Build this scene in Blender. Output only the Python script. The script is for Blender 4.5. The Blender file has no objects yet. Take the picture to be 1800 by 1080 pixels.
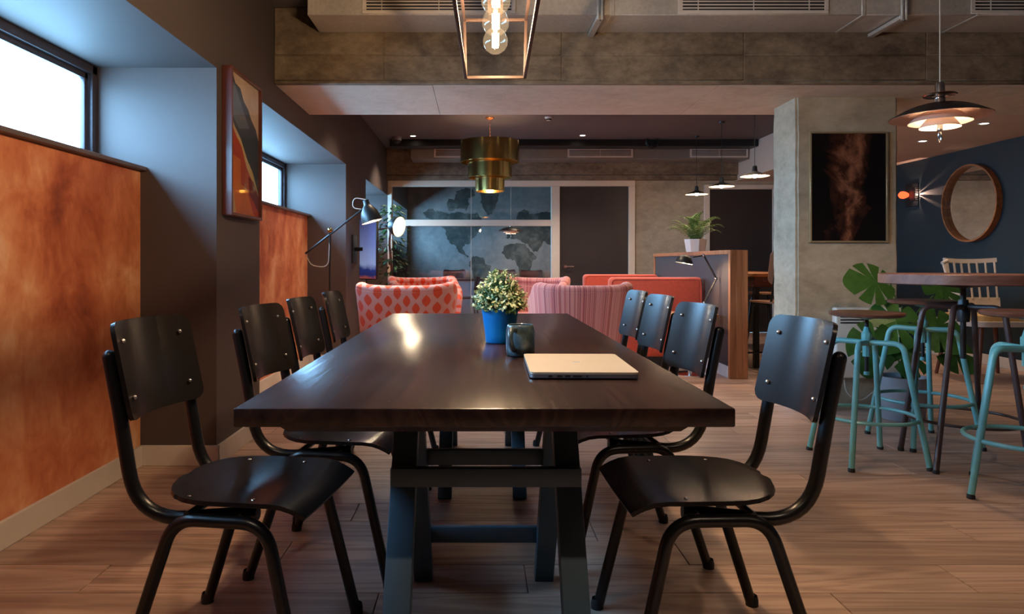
import bpy, bmesh, math, random
from mathutils import Vector, Matrix, noise
random.seed(7)
PI = math.pi
sc = bpy.context.scene
COL = sc.collection

# ------------------------------------------------------------------ camera, world, exposure
H = 1.04                                   # lens height
cam_data = bpy.data.cameras.new('camera')
cam_data.sensor_width = 36.0
cam_data.lens = 24.0
cam_data.shift_x = 0.0333
cam_data.shift_y = -0.0433
cam_data.clip_start = 0.02
cam = bpy.data.objects.new('camera', cam_data)
cam.location = (0, 0, H)
cam.rotation_euler = (PI / 2, 0, 0)
COL.objects.link(cam)
sc.camera = cam

world = bpy.data.worlds.new('overcast_sky')
sc.world = world
world.use_nodes = True
bg = world.node_tree.nodes['Background']
bg.inputs['Strength'].default_value = 47.0
_nt = world.node_tree                                       # overcast sky above, pale ground glow below the horizon
_tc = _nt.nodes.new('ShaderNodeTexCoord'); _sx = _nt.nodes.new('ShaderNodeSeparateXYZ'); _rp = _nt.nodes.new('ShaderNodeValToRGB')
_nt.links.new(_tc.outputs['Generated'], _sx.inputs[0])
_mr = _nt.nodes.new('ShaderNodeMapRange'); _mr.inputs[1].default_value = -1; _mr.inputs[2].default_value = 1
_nt.links.new(_sx.outputs[2], _mr.inputs[0]); _nt.links.new(_mr.outputs[0], _rp.inputs[0])
_rp.color_ramp.elements[0].position = .47; _rp.color_ramp.elements[0].color = (0.17, 0.36, 0.54, 1)
_rp.color_ramp.elements[1].position = .55; _rp.color_ramp.elements[1].color = (0.31, 0.645, 1.0, 1)
_nt.links.new(_rp.outputs[0], bg.inputs['Color'])

sc.view_settings.view_transform = 'Standard'
sc.view_settings.look = 'None'
sc.view_settings.gamma = 1
sc.view_settings.use_curve_mapping = False
sc.view_settings.exposure = 0.0
try:
    sc.cycles.use_denoising = True
    sc.cycles.max_bounces = 8
    sc.cycles.sample_clamp_indirect = 6
    sc.cycles.caustics_reflective = False
    sc.cycles.caustics_refractive = False
except Exception:
    pass

WARM = (1.0, 0.66, 0.40)
def add_light(name, kind, loc, energy, color=WARM, size=0.03, rot=None, spot=None, blend=0.5, parent=None):
    l = bpy.data.lights.new(name, kind)
    l.energy = energy; l.color = color
    if kind == 'AREA': l.size = size
    else: l.shadow_soft_size = size
    if kind == 'SPOT':
        l.spot_size = math.radians(spot); l.spot_blend = blend
    o = bpy.data.objects.new(name, l)
    o.location = loc
    if rot: o.rotation_euler = rot
    COL.objects.link(o)
    if parent: o.parent = parent
    return o

# daylight portals in the window openings of the left wall (they emit nothing, they only guide sky sampling)
RECESS = [(0.76, 3.50), (4.19, 6.93), (8.16, 10.12), (10.34, 12.9)]
SILL_Z, SOFFIT_Z = 1.53, 2.04
for (a, b) in RECESS:
    p = bpy.data.lights.new('window_portal', 'AREA')
    p.shape = 'RECTANGLE'; p.size = (b - a); p.size_y = SOFFIT_Z - SILL_Z
    p.cycles.is_portal = True
    o = bpy.data.objects.new('window_portal', p)
    o.matrix_world = Matrix.Translation((-2.04, (a + b) / 2, (SILL_Z + SOFFIT_Z) / 2)) @ Matrix(((0, 0, -1), (1, 0, 0), (0, 1, 0))).to_4x4()
    COL.objects.link(o)

# ------------------------------------------------------------------ material helpers
def srgb(r, g, b):
    f = lambda c: (c / 255 / 12.92) if c / 255 <= 0.04045 else ((c / 255 + 0.055) / 1.055) ** 2.4
    return (f(r), f(g), f(b))
class NT:
    def __init__(s, name):
        s.m = bpy.data.materials.new(name); s.m.use_nodes = True
        s.t = s.m.node_tree; s.t.nodes.clear()
        s.out = s.n('ShaderNodeOutputMaterial')
    def n(s, typ, **kw):
        nd = s.t.nodes.new(typ)
        for k, v in kw.items(): setattr(nd, k, v)
        return nd
    def l(s, a, b): s.t.links.new(a, b)
    def math(s, op, a, b=None, c=None):
        nd = s.n('ShaderNodeMath', operation=op)
        for i, v in enumerate((a, b, c)):
            if v is None: continue
            if isinstance(v, (int, float)): nd.inputs[i].default_value = v
            else: s.l(v, nd.inputs[i])
        return nd.outputs[0]
    def coords(s, kind='Object', scale=(1, 1, 1)):
        if kind == 'World':
            src = s.n('ShaderNodeNewGeometry').outputs['Position']
        else:
            src = s.n('ShaderNodeTexCoord').outputs[kind]
        mp = s.n('ShaderNodeMapping'); mp.inputs['Scale'].default_value = scale
        s.l(src, mp.inputs['Vector'])
        return mp.outputs[0]
    def noise(s, vec, scale, detail=4, rough=.55, dist=0):
        nd = s.n('ShaderNodeTexNoise')
        nd.inputs['Scale'].default_value = scale; nd.inputs['Detail'].default_value = detail
        nd.inputs['Roughness'].default_value = rough; nd.inputs['Distortion'].default_value = dist
        s.l(vec, nd.inputs['Vector'])
        return nd.outputs['Fac']
    def ramp(s, fac, stops, interp='LINEAR'):
        nd = s.n('ShaderNodeValToRGB'); cr = nd.color_ramp; cr.interpolation = interp
        while len(cr.elements) < len(stops): cr.elements.new(.5)
        for e, (p, c) in zip(cr.elements, stops):
            e.position = p; e.color = (*c[:3], 1)
        s.l(fac, nd.inputs[0])
        return nd.outputs[0]
    def mix(s, fac, a, b, mode='MIX'):
        nd = s.n('ShaderNodeMix', data_type='RGBA', blend_type=mode)
        for i, v in ((0, fac), (6, a), (7, b)):
            if isinstance(v, (int, float)): nd.inputs[i].default_value = v
            elif isinstance(v, tuple): nd.inputs[i].default_value = (*v[:3], 1)
            else: s.l(v, nd.inputs[i])
        return nd.outputs[2]
    def bsdf(s, col, rough=.5, metal=0, spec=.5, coat=0, bump=None, bstr=.2, bdist=.01, emit=None, estr=0, sheen=0, aniso=0):
        b = s.n('ShaderNodeBsdfPrincipled')
        for k, v in (('Base Color', col), ('Roughness', rough), ('Metallic', metal)):
            if isinstance(v, tuple): b.inputs[k].default_value = (*v[:3], 1)
            elif isinstance(v, (int, float)): b.inputs[k].default_value = v
            else: s.l(v, b.inputs[k])
        b.inputs['Specular IOR Level'].default_value = spec
        b.inputs['Coat Weight'].default_value = coat
        b.inputs['Sheen Weight'].default_value = sheen
        b.inputs['Anisotropic'].default_value = aniso
        if emit:
            b.inputs['Emission Color'].default_value = (*emit, 1); b.inputs['Emission Strength'].default_value = estr
        if bump is not None:
            bp = s.n('ShaderNodeBump'); bp.inputs['Strength'].default_value = bstr; bp.inputs['Distance'].default_value = bdist
            s.l(bump, bp.inputs['Height']); s.l(bp.outputs[0], b.inputs['Normal'])
        s.l(b.outputs[0], s.out.inputs[0])
        return b
def sc_(c, k): return tuple(min(1, x * k) for x in c)
def simple(name, col, rough=.5, metal=0, spec=.5, coat=0, nscale=9, namt=.12, bstr=0, bscale=60, sheen=0, emit=None, estr=0):
    t = NT(name)
    v = t.coords('Object')
    nf = t.noise(v, nscale, 3)
    c = t.ramp(nf, [(.3, sc_(col, 1 - namt)), (.7, sc_(col, 1 + namt))])
    bm_ = t.noise(v, bscale, 2) if bstr else None
    t.bsdf(c, rough, metal, spec, coat, bm_, bstr, .004, emit, estr, sheen)
    return t.m

MAT = {}
MAT['wall_dark'] = simple('dark_wall_paint', srgb(80, 71, 70), .62, nscale=2.5, namt=.06, bstr=.05, bscale=150)
MAT['ceil'] = simple('ceiling_paint', srgb(96, 88, 90), .7, nscale=1.5, namt=.08)
MAT['ceil_right'] = simple('lowered_ceiling_paint', srgb(214, 190, 174), .7, nscale=1.5, namt=.05)
MAT['wall_blue'] = simple('navy_wall_paint', srgb(15, 34, 43), .6, nscale=2, namt=.08)
MAT['white_paint'] = simple('off_white_paint', srgb(214, 205, 196), .5, namt=.04)
MAT['white_gloss'] = simple('white_gloss_paint', srgb(222, 222, 222), .3, namt=.03)
MAT['partition_white'] = simple('warm_white_frame_paint', srgb(226, 212, 194), .45, namt=.03)
MAT['door'] = simple('dark_door_laminate', srgb(52, 46, 46), .45, namt=.06)
MAT['frame_grey'] = simple('anodised_window_frame', srgb(78, 74, 80), .4, .4, namt=.05)
MAT['sill'] = simple('sill_paint', srgb(104, 90, 88), .5, namt=.06)
MAT['black_tube'] = simple('black_powder_coat', (.008, .008, .009), .28, 0, .5, namt=.1)
MAT['black_metal'] = simple('black_metal', (.012, .012, .013), .4, 0, .5, namt=.1)
MAT['trestle'] = simple('blue_black_trestle_paint', srgb(62, 82, 94), .42, namt=.1)
MAT['chrome'] = simple('chrome', (.75, .75, .75), .12, 1, namt=.03)
MAT['steel_bolt'] = simple('bright_screw_steel', (.8, .78, .75), .25, 1, namt=.03)
MAT['brass'] = simple('brushed_brass', (.56, .39, .13), .19, 1, namt=.12, nscale=3)
MAT['gold_frame'] = simple('pale_gold_frame', (.58, .45, .26), .35, .6, namt=.06)
MAT['copper'] = simple('copper', (.80, .40, .24), .22, 1, namt=.06)
MAT['bronze'] = simple('bronze_lantern_metal', srgb(64, 47, 40), .55, .0, namt=.1)
MAT['turq'] = simple('turquoise_enamel', srgb(112, 176, 176), .32, namt=.08, nscale=20)
MAT['brown_tube'] = simple('dark_brown_tube_enamel', srgb(70, 52, 50), .35, namt=.1)
MAT['blue_pot'] = simple('blue_pot_glaze', srgb(0, 122, 190), .38, namt=.05)
MAT['pot_white'] = simple('white_ceramic', srgb(220, 212, 200), .35, namt=.04)
MAT['pot_grey'] = simple('grey_pot', srgb(150, 150, 158), .5, namt=.06)
MAT['soil'] = simple('potting_soil', (.03, .02, .014), .9, namt=.4, nscale=60)
MAT['heater'] = simple('heater_enamel', srgb(232, 222, 210), .4, namt=.03)
MAT['dark_slot'] = simple('dark_slot', (.02, .02, .022), .7, namt=.1)
MAT['red_fabric'] = simple('red_upholstery', srgb(206, 82, 56), .8, namt=.08, nscale=40, bstr=.15, bscale=500, sheen=.3)
MAT['white_chair'] = simple('cream_chair_paint', srgb(216, 202, 190), .45, namt=.05)
MAT['leg_wood'] = simple('red_brown_chair_wood', srgb(112, 66, 48), .45, namt=.15, nscale=14)
MAT['seat_pad'] = simple('straw_seat_pad', srgb(205, 165, 105), .8, namt=.1, nscale=30)
MAT['dark_wood_chair'] = simple('dark_stained_chair_wood', srgb(72, 42, 36), .4, namt=.2, nscale=12)
MAT['tan_ply'] = simple('tan_stool_ply', srgb(172, 130, 105), .5, namt=.1, nscale=8)
MAT['laptop'] = simple('silver_aluminium', srgb(226, 208, 180), .38, .35, namt=.02)
MAT['laptop_side'] = simple('silver_aluminium_side', srgb(150, 150, 158), .35, .7, namt=.02)
MAT['laptop_logo'] = simple('polished_logo', srgb(236, 228, 214), .25, .2, namt=.02)
MAT['lamp_white'] = simple('white_shade_inside', srgb(238, 226, 212), .5, namt=.02)
MAT['ph_dark'] = simple('dark_shade_outside', srgb(30, 25, 26), .3, .2, namt=.06)
MAT['ph_outer'] = simple('pink_grey_shade_underside', srgb(200, 170, 158), .45, namt=.03)
MAT['rubber'] = simple('rubber_foot', (.015, .014, .014), .7, namt=.1)
MAT['cable'] = simple('pale_cable', srgb(198, 190, 176), .6, namt=.05)
MAT['partition_grey'] = simple('grey_partition_laminate', srgb(72, 66, 66), .5, namt=.05)
MAT['meeting_white'] = simple('pale_table_panel', srgb(190, 190, 205), .5, namt=.03)

def emission(name, col, strength):
    t = NT(name)
    e = t.n('ShaderNodeEmission'); e.inputs[0].default_value = (*col, 1); e.inputs[1].default_value = strength
    t.l(e.outputs[0], t.out.inputs[0])
    return t.m
MAT['filament'] = emission('glowing_filament', (1, .70, .38), 90)
MAT['downlight_on'] = emission('downlight_glow', (1, .86, .68), 14)
MAT['lamp_on'] = emission('lamp_bulb_glow', (1, .86, .62), 16)
MAT['cone_on'] = emission('small_bulb_glow', (1, .80, .55), 40)
MAT['red_bulb'] = emission('red_bulb_glow', (1, .10, .03), 2.6)

def glass_mat(name, tint=(1, 1, 1), rough=0.0, refl=1.0):
    t = NT(name)
    lw = t.n('ShaderNodeLayerWeight'); lw.inputs[0].default_value = .5
    fr_ = t.math('MULTIPLY_ADD', t.math('POWER', lw.outputs['Facing'], 5.0), .90, .04)
    tr = t.n('ShaderNodeBsdfTransparent'); tr.inputs[0].default_value = (*tint, 1)
    gl = t.n('ShaderNodeBsdfGlossy'); gl.inputs['Roughness'].default_value = rough
    mx = t.n('ShaderNodeMixShader')
    f = t.math('MINIMUM', t.math('MULTIPLY', fr_, refl), 1.0)
    t.l(f, mx.inputs[0]); t.l(tr.outputs[0], mx.inputs[1]); t.l(gl.outputs[0], mx.inputs[2])
    t.l(mx.outputs[0], t.out.inputs[0])
    return t.m
MAT['glass'] = glass_mat('partition_glass', (.95, .97, .97), 0.0, 1.2)
MAT['picture_glass'] = glass_mat('picture_glazing', (.97, .97, .97), 0.0, .35)
MAT['win_glass'] = glass_mat('window_glass', (.96, .98, 1.0))
def bulbglass():
    m = glass_mat('glow_bulb_glass', (1, .97, .92), .02, 1.6); nt = m.node_tree
    out = [n for n in nt.nodes if n.type == 'OUTPUT_MATERIAL'][0]; src = out.inputs[0].links[0].from_socket
    e = nt.nodes.new('ShaderNodeEmission'); e.inputs[0].default_value = (1, .72, .42, 1); e.inputs[1].default_value = .16  # weak emission in the glass stands in for bloom around the filament
    a = nt.nodes.new('ShaderNodeAddShader'); nt.links.new(src, a.inputs[0]); nt.links.new(e.outputs[0], a.inputs[1]); nt.links.new(a.outputs[0], out.inputs[0])
    return m
MAT['bulb_glass'] = bulbglass()
MAT['mirror'] = simple('mirror_silver', (.82, .82, .80), .02, 1, namt=.01)

def rust():
    t = NT('rust_patina_wallpaper')
    v = t.coords('World', (1, 1, 1)); vs = t.coords('World', (1, 1.1, .62))
    a = t.noise(vs, 1.7, 5, .58, .4); b = t.noise(v, 4.5, 6, .6, .5); c = t.noise(vs, 30, 4, .6)
    s = t.math('ADD', t.math('MULTIPLY', a, .62), t.math('ADD', t.math('MULTIPLY', b, .32), t.math('MULTIPLY', c, .06)))
    col = t.ramp(s, [(.34, srgb(126, 58, 40)), (.43, srgb(180, 94, 60)), (.50, srgb(210, 128, 88)), (.57, srgb(228, 160, 118)), (.66, srgb(242, 204, 168))])
    t.bsdf(col, .6, 0, .4, 0, b, .04, .01)
    return t.m
MAT['rust'] = rust()

def concrete(name, c0, c1, c2, sc1=1.6):
    t = NT(name)
    v = t.coords('World', (1, 1, 1.6))
    a = t.noise(v, sc1, 6, .65, .4); b = t.noise(v, 11, 5, .7); c = t.noise(v, 70, 3, .6)
    s = t.math('ADD', t.math('MULTIPLY', a, .6), t.math('MULTIPLY', b, .4))
    col = t.ramp(s, [(.34, c0), (.5, c1), (.66, c2)])
    sp = t.ramp(c, [(.62, (1, 1, 1)), (.72, (.72, .70, .68))])
    col = t.mix(.7, col, sp, 'MULTIPLY')
    t.bsdf(col, .75, 0, .35, 0, t.math('ADD', b, t.math('MULTIPLY', c, .4)), .25, .012)
    return t.m
MAT['concrete'] = concrete('board_marked_concrete', srgb(82, 69, 58), srgb(124, 108, 90), srgb(160, 144, 122))
MAT['galv_far'] = simple('dull_galvanised_sheet', srgb(140, 132, 126), .45, .3, namt=.08)
MAT['concrete_smooth'] = concrete('smooth_concrete', srgb(150, 140, 124), srgb(172, 162, 144), srgb(190, 180, 162), 2.2)
MAT['soffit'] = concrete('daylit_soffit_concrete', srgb(196, 184, 168), srgb(214, 203, 186), srgb(226, 216, 200), 2.0)  # window daylight on the beam underside put into a paler colour
MAT['concrete_column'] = concrete('column_concrete', srgb(158, 146, 126), srgb(182, 170, 148), srgb(200, 190, 170), 2.4)

def galvanised():
    t = NT('galvanised_sheet')
    v = t.coords('World'); a = t.noise(v, 3, 4); vo = t.n('ShaderNodeTexVoronoi'); vo.inputs['Scale'].default_value = 45
    t.l(v, vo.inputs['Vector'])
    col = t.ramp(t.math('ADD', t.math('MULTIPLY', a, .7), t.math('MULTIPLY', vo.outputs['Distance'], .3)), [(.2, srgb(186, 180, 172)), (.7, srgb(216, 210, 202))])
    t.bsdf(col, .36, .3, .5)
    return t.m
MAT['galv'] = galvanised()

def wood(name, stops, axis=0, grain=1.0, rough=.4, coat=0, wavy=1.2, randomise=False, bstr=.06, coords='Object', spec=.5):
    t = NT(name)
    s = [14 * grain, 14 * grain, 14 * grain]; s[axis] = 1.0 * grain
    v = t.coords(coords, tuple(s))
    src = v
    if randomise:
        oi = t.n('ShaderNodeObjectInfo')
        ad = t.n('ShaderNodeVectorMath', operation='ADD')
        cb = t.n('ShaderNodeCombineXYZ')
        t.l(t.math('MULTIPLY', oi.outputs['Random'], 37.0), cb.inputs[0]); t.l(t.math('MULTIPLY', oi.outputs['Random'], 91.0), cb.inputs[1])
        t.l(v, ad.inputs[0]); t.l(cb.outputs[0], ad.inputs[1]); src = ad.outputs[0]
    big = t.noise(src, .55, 3, .5, wavy)
    fine = t.noise(src, 4.0, 4, .65, .3)
    lines = t.math('FRACT', t.math('MULTIPLY', big, 9.0))
    lines = t.math('ABSOLUTE', t.math('SUBTRACT', lines, .5))
    s_ = t.math('ADD', t.math('MULTIPLY', lines, .5), t.math('ADD', t.math('MULTIPLY', fine, .5), t.math('MULTIPLY', big, .25)))
    col = t.ramp(s_, stops)
    if randomise:
        oi2 = t.n('ShaderNodeObjectInfo')
        k = t.math('ADD', t.math('MULTIPLY', oi2.outputs['Random'], .34), .83)
        cc = t.n('ShaderNodeCombineColor'); [t.l(k, cc.inputs[i]) for i in range(3)]
        col = t.mix(1.0, col, cc.outputs[0], 'MULTIPLY')
    t.bsdf(col, rough, 0, spec, coat, s_, bstr, .003)
    return t.m
MAT['floor'] = wood('oak_plank_floor', [(.2, srgb(134, 106, 92)), (.5, srgb(184, 152, 134)), (.8, srgb(210, 182, 164))], 0, .45, .42, 0, 1.8, True, .06, spec=.4)
MAT['table'] = wood('dark_stained_table_wood', [(.2, srgb(32, 21, 19)), (.5, srgb(47, 30, 26)), (.85, srgb(72, 48, 38))], 1, .30, .26, .0, 2.6, False, .30)
MAT['ply_black'] = simple('black_stained_plywood', (.014, .011, .0105), .27, 0, .28, nscale=6, namt=.06)
MAT['oak'] = wood('warm_block_wood', [(.2, srgb(140, 84, 50)), (.5, srgb(176, 114, 72)), (.85, srgb(200, 140, 94))], 2, .5, .42, 0, .8, True, .05)
MAT['bar_top'] = wood('red_brown_bar_top', [(.2, srgb(96, 62, 52)), (.5, srgb(128, 88, 74)), (.85, srgb(150, 108, 92))], 0, .5, .4, 0, .8, False, .05)
MAT['stool_seat'] = wood('brown_stool_seat_wood', [(.2, srgb(74, 44, 34)), (.5, srgb(100, 62, 48)), (.85, srgb(122, 80, 62))], 0, .6, .35, .1, .8, False, .04)
MAT['hoop'] = wood('walnut_hoop', [(.2, srgb(120, 70, 36)), (.5, srgb(160, 98, 54)), (.85, srgb(190, 124, 74))], 1, .5, .35, .1, .6, False, .04)
MAT['frame_wood'] = wood('dark_red_frame_wood', [(.2, srgb(74, 36, 30)), (.5, srgb(98, 50, 42)), (.85, srgb(116, 64, 52))], 2, .6, .35, .1, .6, False, .04)

def leafmat(name, c0, c1, rough=.4, nscale=20):
    t = NT(name)
    oi = t.n('ShaderNodeObjectInfo'); v = t.coords('Object')
    f = t.math('ADD', t.math('MULTIPLY', t.noise(v, nscale, 3), .8), t.math('MULTIPLY', oi.outputs['Random'], .25))
    t.bsdf(t.ramp(f, [(.25, c0), (.75, c1)]), rough)
    return t.m
MAT['monstera'] = leafmat('monstera_leaf', srgb(38, 74, 30), srgb(70, 112, 48), .35, 6)
MAT['fern'] = leafmat('fern_leaf', srgb(60, 92, 36), srgb(110, 138, 62), .5, 30)
MAT['ficus'] = leafmat('ficus_leaf', srgb(30, 62, 34), srgb(70, 108, 62), .35, 9)
MAT['box_green'] = leafmat('shrub_leaf', srgb(44, 84, 44), srgb(112, 150, 92), .5, 45)
MAT['box_cream'] = leafmat('cream_leaf_tip', srgb(178, 198, 142), srgb(226, 226, 186), .5, 45)

def mugmat():
    t = NT('grey_blue_mug_glaze')
    v = t.coords('Object', (1, 1, 1)); a = t.noise(v, 30, 5, .6, .6)
    t.bsdf(t.ramp(a, [(.3, srgb(52, 66, 74)), (.55, srgb(80, 98, 104)), (.75, srgb(112, 124, 122))]), .22, 0, .5, .3)
    return t.m
MAT['mug'] = mugmat()

def ogee():
    t = NT('orange_ogee_fabric')
    uv = t.n('ShaderNodeTexCoord').outputs['UV']
    sx = t.n('ShaderNodeSeparateXYZ'); t.l(uv, sx.inputs[0])
    u = t.math('DIVIDE', sx.outputs[0], .068)
    col = t.math('FLOOR', u)
    odd = t.math('FLOORED_MODULO', col, 2.0)
    v = t.math('ADD', t.math('DIVIDE', sx.outputs[1], .125), t.math('MULTIPLY', odd, .5))
    fx = t.math('ABSOLUTE', t.math('SUBTRACT', t.math('FRACT', u), .5))
    fy = t.math('SUBTRACT', t.math('FRACT', v), .5)
    w = t.math('MULTIPLY', t.math('COSINE', t.math('MULTIPLY', fy, PI * 1.25)), .40)
    d = t.math('SUBTRACT', w, fx)
    m = t.math('MULTIPLY_ADD', d, 30.0, .5)
    m = t.math('MINIMUM', t.math('MAXIMUM', m, 0.0), 1.0)
    c = t.mix(m, srgb(222, 158, 152), srgb(226, 84, 52))
    wv = t.noise(t.coords('Object'), 300, 2)
    t.bsdf(c, .85, 0, .3, 0, wv, .15, .003, sheen=.25)
    return t.m
MAT['ogee'] = ogee()
def stripes():
    t = NT('pink_striped_fabric')
    uv = t.n('ShaderNodeTexCoord').outputs['UV']
    sx = t.n('ShaderNodeSeparateXYZ'); t.l(uv, sx.inputs[0])
    cb = t.n('ShaderNodeCombineXYZ'); t.l(sx.outputs[0], cb.inputs[0])
    a = t.noise(cb.outputs[0], 34, 3, .7)
    c = t.ramp(a, [(.32, srgb(128, 62, 78)), (.42, srgb(196, 108, 108)), (.5, srgb(222, 158, 150)), (.56, srgb(160, 84, 92)), (.64, srgb(214, 122, 104)), (.72, srgb(226, 170, 160))])
    wv = t.noise(t.coords('Object'), 300, 2)
    t.bsdf(c, .85, 0, .3, 0, wv, .15, .003, sheen=.25)
    return t.m
MAT['stripe'] = stripes()

def nebula():
    t = NT('dark_nebula_print')
    v = t.coords('Object')
    sx = t.n('ShaderNodeSeparateXYZ'); t.l(v, sx.inputs[0])
    wob = t.noise(v, 2.6, 5, .6, .6); n2 = t.noise(v, 9, 6, .7, .5); n3 = t.noise(v, 5, 5, .65)
    cx = t.math('ADD', t.math('MULTIPLY', t.math('SUBTRACT', wob, .5), .7), t.math('MULTIPLY', sx.outputs[2], .16))
    d = t.math('ABSOLUTE', t.math('SUBTRACT', sx.outputs[0], cx))
    band = t.math('MAXIMUM', t.math('SUBTRACT', 1.0, t.math('MULTIPLY', d, 6.0)), 0.0)
    band = t.math('MULTIPLY', band, t.math('MULTIPLY', n2, 1.5))
    c = t.ramp(band, [(.10, srgb(26, 21, 20)), (.42, srgb(72, 42, 30)), (.8, srgb(158, 104, 76))])
    bl = t.ramp(n3, [(.66, (0, 0, 0)), (.8, srgb(30, 52, 84))])
    c = t.mix(.7, c, bl, 'ADD')
    t.bsdf(c, .12, 0, .5, .2)
    return t.m
MAT['nebula'] = nebula()

# ------------------------------------------------------------------ mesh helpers
class MB:
    def __init__(s):
        s.bm = bmesh.new(); s.uv = s.bm.loops.layers.uv.new('UVMap'); s.mi = 0
    def _face(s, vs, uvs=None):
        try: f = s.bm.faces.new(vs)
        except ValueError: return None
        f.material_index = s.mi
        if uvs:
            for lp, q in zip(f.loops, uvs): lp[s.uv].uv = q
        return f
    def box(s, x0, x1, y0, y1, z0, z1, bev=0, seg=2, mat=None):
        t = bmesh.new()
        bmesh.ops.create_cube(t, size=1)
        bmesh.ops.transform(t, matrix=Matrix.Translation(((x0 + x1) / 2, (y0 + y1) / 2, (z0 + z1) / 2)) @ Matrix.Diagonal((abs(x1 - x0), abs(y1 - y0), abs(z1 - z0), 1)), verts=t.verts)
        if bev: bmesh.ops.bevel(t, geom=list(t.edges), offset=bev, segments=seg, affect='EDGES', profile=.5)
        if mat is not None: bmesh.ops.transform(t, matrix=mat, verts=t.verts)
        s.merge(t); return s
    def merge(s, t):
        mp = {v: s.bm.verts.new(v.co) for v in t.verts}
        for f in t.faces: s._face([mp[v] for v in f.verts])
        t.free()
    def bar(s, p, q, w, h, bev=0, up=(0, 0, 1)):
        p, q = Vector(p), Vector(q); d = q - p; L = d.length; d.normalize()
        upv = Vector(up)
        if abs(d.dot(upv)) > .99: upv = Vector((0, 1, 0))
        x = d.cross(upv).normalized(); z = x.cross(d)
        m = Matrix((x, d, z)).transposed().to_4x4(); m.translation = (p + q) / 2
        return s.box(-w / 2, w / 2, -L / 2, L / 2, -h / 2, h / 2, bev, 2, m)
    def tube(s, pts, r, n=10, closed=False, cap=True):
        pts = [Vector(p) for p in pts]; N = len(pts)
        rs = r if isinstance(r, (list, tuple)) else [r] * N
        rings = []; nrm = None
        for i, p in enumerate(pts):
            if closed: t = (pts[(i + 1) % N] - pts[i - 1])
            else: t = pts[min(i + 1, N - 1)] - pts[max(i - 1, 0)]
            t.normalize()
            if nrm is None:
                a = Vector((0, 0, 1)) if abs(t.z) < .9 else Vector((1, 0, 0))
                nrm = (a - t * a.dot(t)).normalized()
            else:
                nrm = (nrm - t * nrm.dot(t)).normalized()
            b = t.cross(nrm)
            rings.append([s.bm.verts.new(p + (nrm * math.cos(2 * PI * k / n) + b * math.sin(2 * PI * k / n)) * rs[i]) for k in range(n)])
        M_ = N if closed else N - 1
        for i in range(M_):
            A, B = rings[i], rings[(i + 1) % N]
            for k in range(n): s._face([A[k], A[(k + 1) % n], B[(k + 1) % n], B[k]])
        if cap and not closed:
            s._face(list(reversed(rings[0]))); s._face(rings[-1])
        return s
    def lathe(s, prof, n=32, c=(0, 0, 0), mat=None, caps=False):
        rings = []
        for (r, z) in prof:
            if r < 1e-6:
                p = Vector((c[0], c[1], c[2] + z)); p = mat @ p if mat else p
                rings.append([s.bm.verts.new(p)])
            else:
                ring = []
                for k in range(n):
                    a = 2 * PI * k / n
                    p = Vector((c[0] + r * math.cos(a), c[1] + r * math.sin(a), c[2] + z)); p = mat @ p if mat else p
                    ring.append(s.bm.verts.new(p))
                rings.append(ring)
        for A, B in zip(rings, rings[1:]):
            if len(A) == 1 and len(B) == 1: continue
            for k in range(n):
                k2 = (k + 1) % n
                if len(A) == 1: s._face([A[0], B[k2], B[k]])
                elif len(B) == 1: s._face([A[k], A[k2], B[0]])
                else: s._face([A[k], A[k2], B[k2], B[k]])
        if caps:
            if len(rings[0]) > 1: s._face(list(reversed(rings[0])))
            if len(rings[-1]) > 1: s._face(rings[-1])
        return s
    def sphere(s, c, r, n=16, m=10, sz=1.0):
        return s.lathe([(r * math.sin(PI * i / m) if 0 < i < m else 0, -r * sz * math.cos(PI * i / m)) for i in range(m + 1)], n, c)
    def prism(s, poly, fn, t0, t1):
        A = [s.bm.verts.new(fn(x, y, t0)) for x, y in poly]; B = [s.bm.verts.new(fn(x, y, t1)) for x, y in poly]
        n = len(poly)
        s._face(list(reversed(A))); s._face(B)
        for i in range(n): s._face([A[i], A[(i + 1) % n], B[(i + 1) % n], B[i]])
        return s
    def sheet(s, P, uvf=None, thick=0, closed_u=False):
        """grid of points P[i][j]; thick gives it a second skin and rims"""
        nu, nv = len(P), len(P[0])
        V = [[s.bm.verts.new(P[i][j]) for j in range(nv)] for i in range(nu)]
        W = None
        if thick:
            W = []
            for i in range(nu):
                row = []
                for j in range(nv):
                    a = Vector(P[(i + 1) % nu if closed_u else min(i + 1, nu - 1)][j]) - Vector(P[i - 1 if (closed_u or i) else 0][j])
                    b = Vector(P[i][min(j + 1, nv - 1)]) - Vector(P[i][max(j - 1, 0)])
                    nn = a.cross(b)
                    nn = nn.normalized() if nn.length > 1e-9 else Vector((0, 0, 1))
                    row.append(s.bm.verts.new(Vector(P[i][j]) - nn * thick))
                W.append(row)
        R = range(nu if closed_u else nu - 1)
        for i in R:
            i2 = (i + 1) % nu
            for j in range(nv - 1):
                uvs = [uvf(i, j), uvf(i + 1, j), uvf(i + 1, j + 1), uvf(i, j + 1)] if uvf else None
                s._face([V[i][j], V[i2][j], V[i2][j + 1], V[i][j + 1]], uvs)
                if W: s._face([W[i][j + 1], W[i2][j + 1], W[i2][j], W[i][j]], list(reversed(uvs)) if uvs else None)
            if W:
                for j in (0, nv - 1):
                    uvs = [uvf(i, j), uvf(i + 1, j), uvf(i + 1, j), uvf(i, j)] if uvf else None
                    q = [V[i2][j], V[i][j], W[i][j], W[i2][j]]
                    s._face(q if j == 0 else list(reversed(q)), uvs)
        if W and not closed_u:
            for i in (0, nu - 1):
                for j in range(nv - 1):
                    q = [V[i][j], V[i][j + 1], W[i][j + 1], W[i][j]]
                    uvs = [uvf(i, j), uvf(i, j + 1), uvf(i, j + 1), uvf(i, j)] if uvf else None
                    s._face(q if i == 0 else list(reversed(q)), uvs)
        return s
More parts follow.
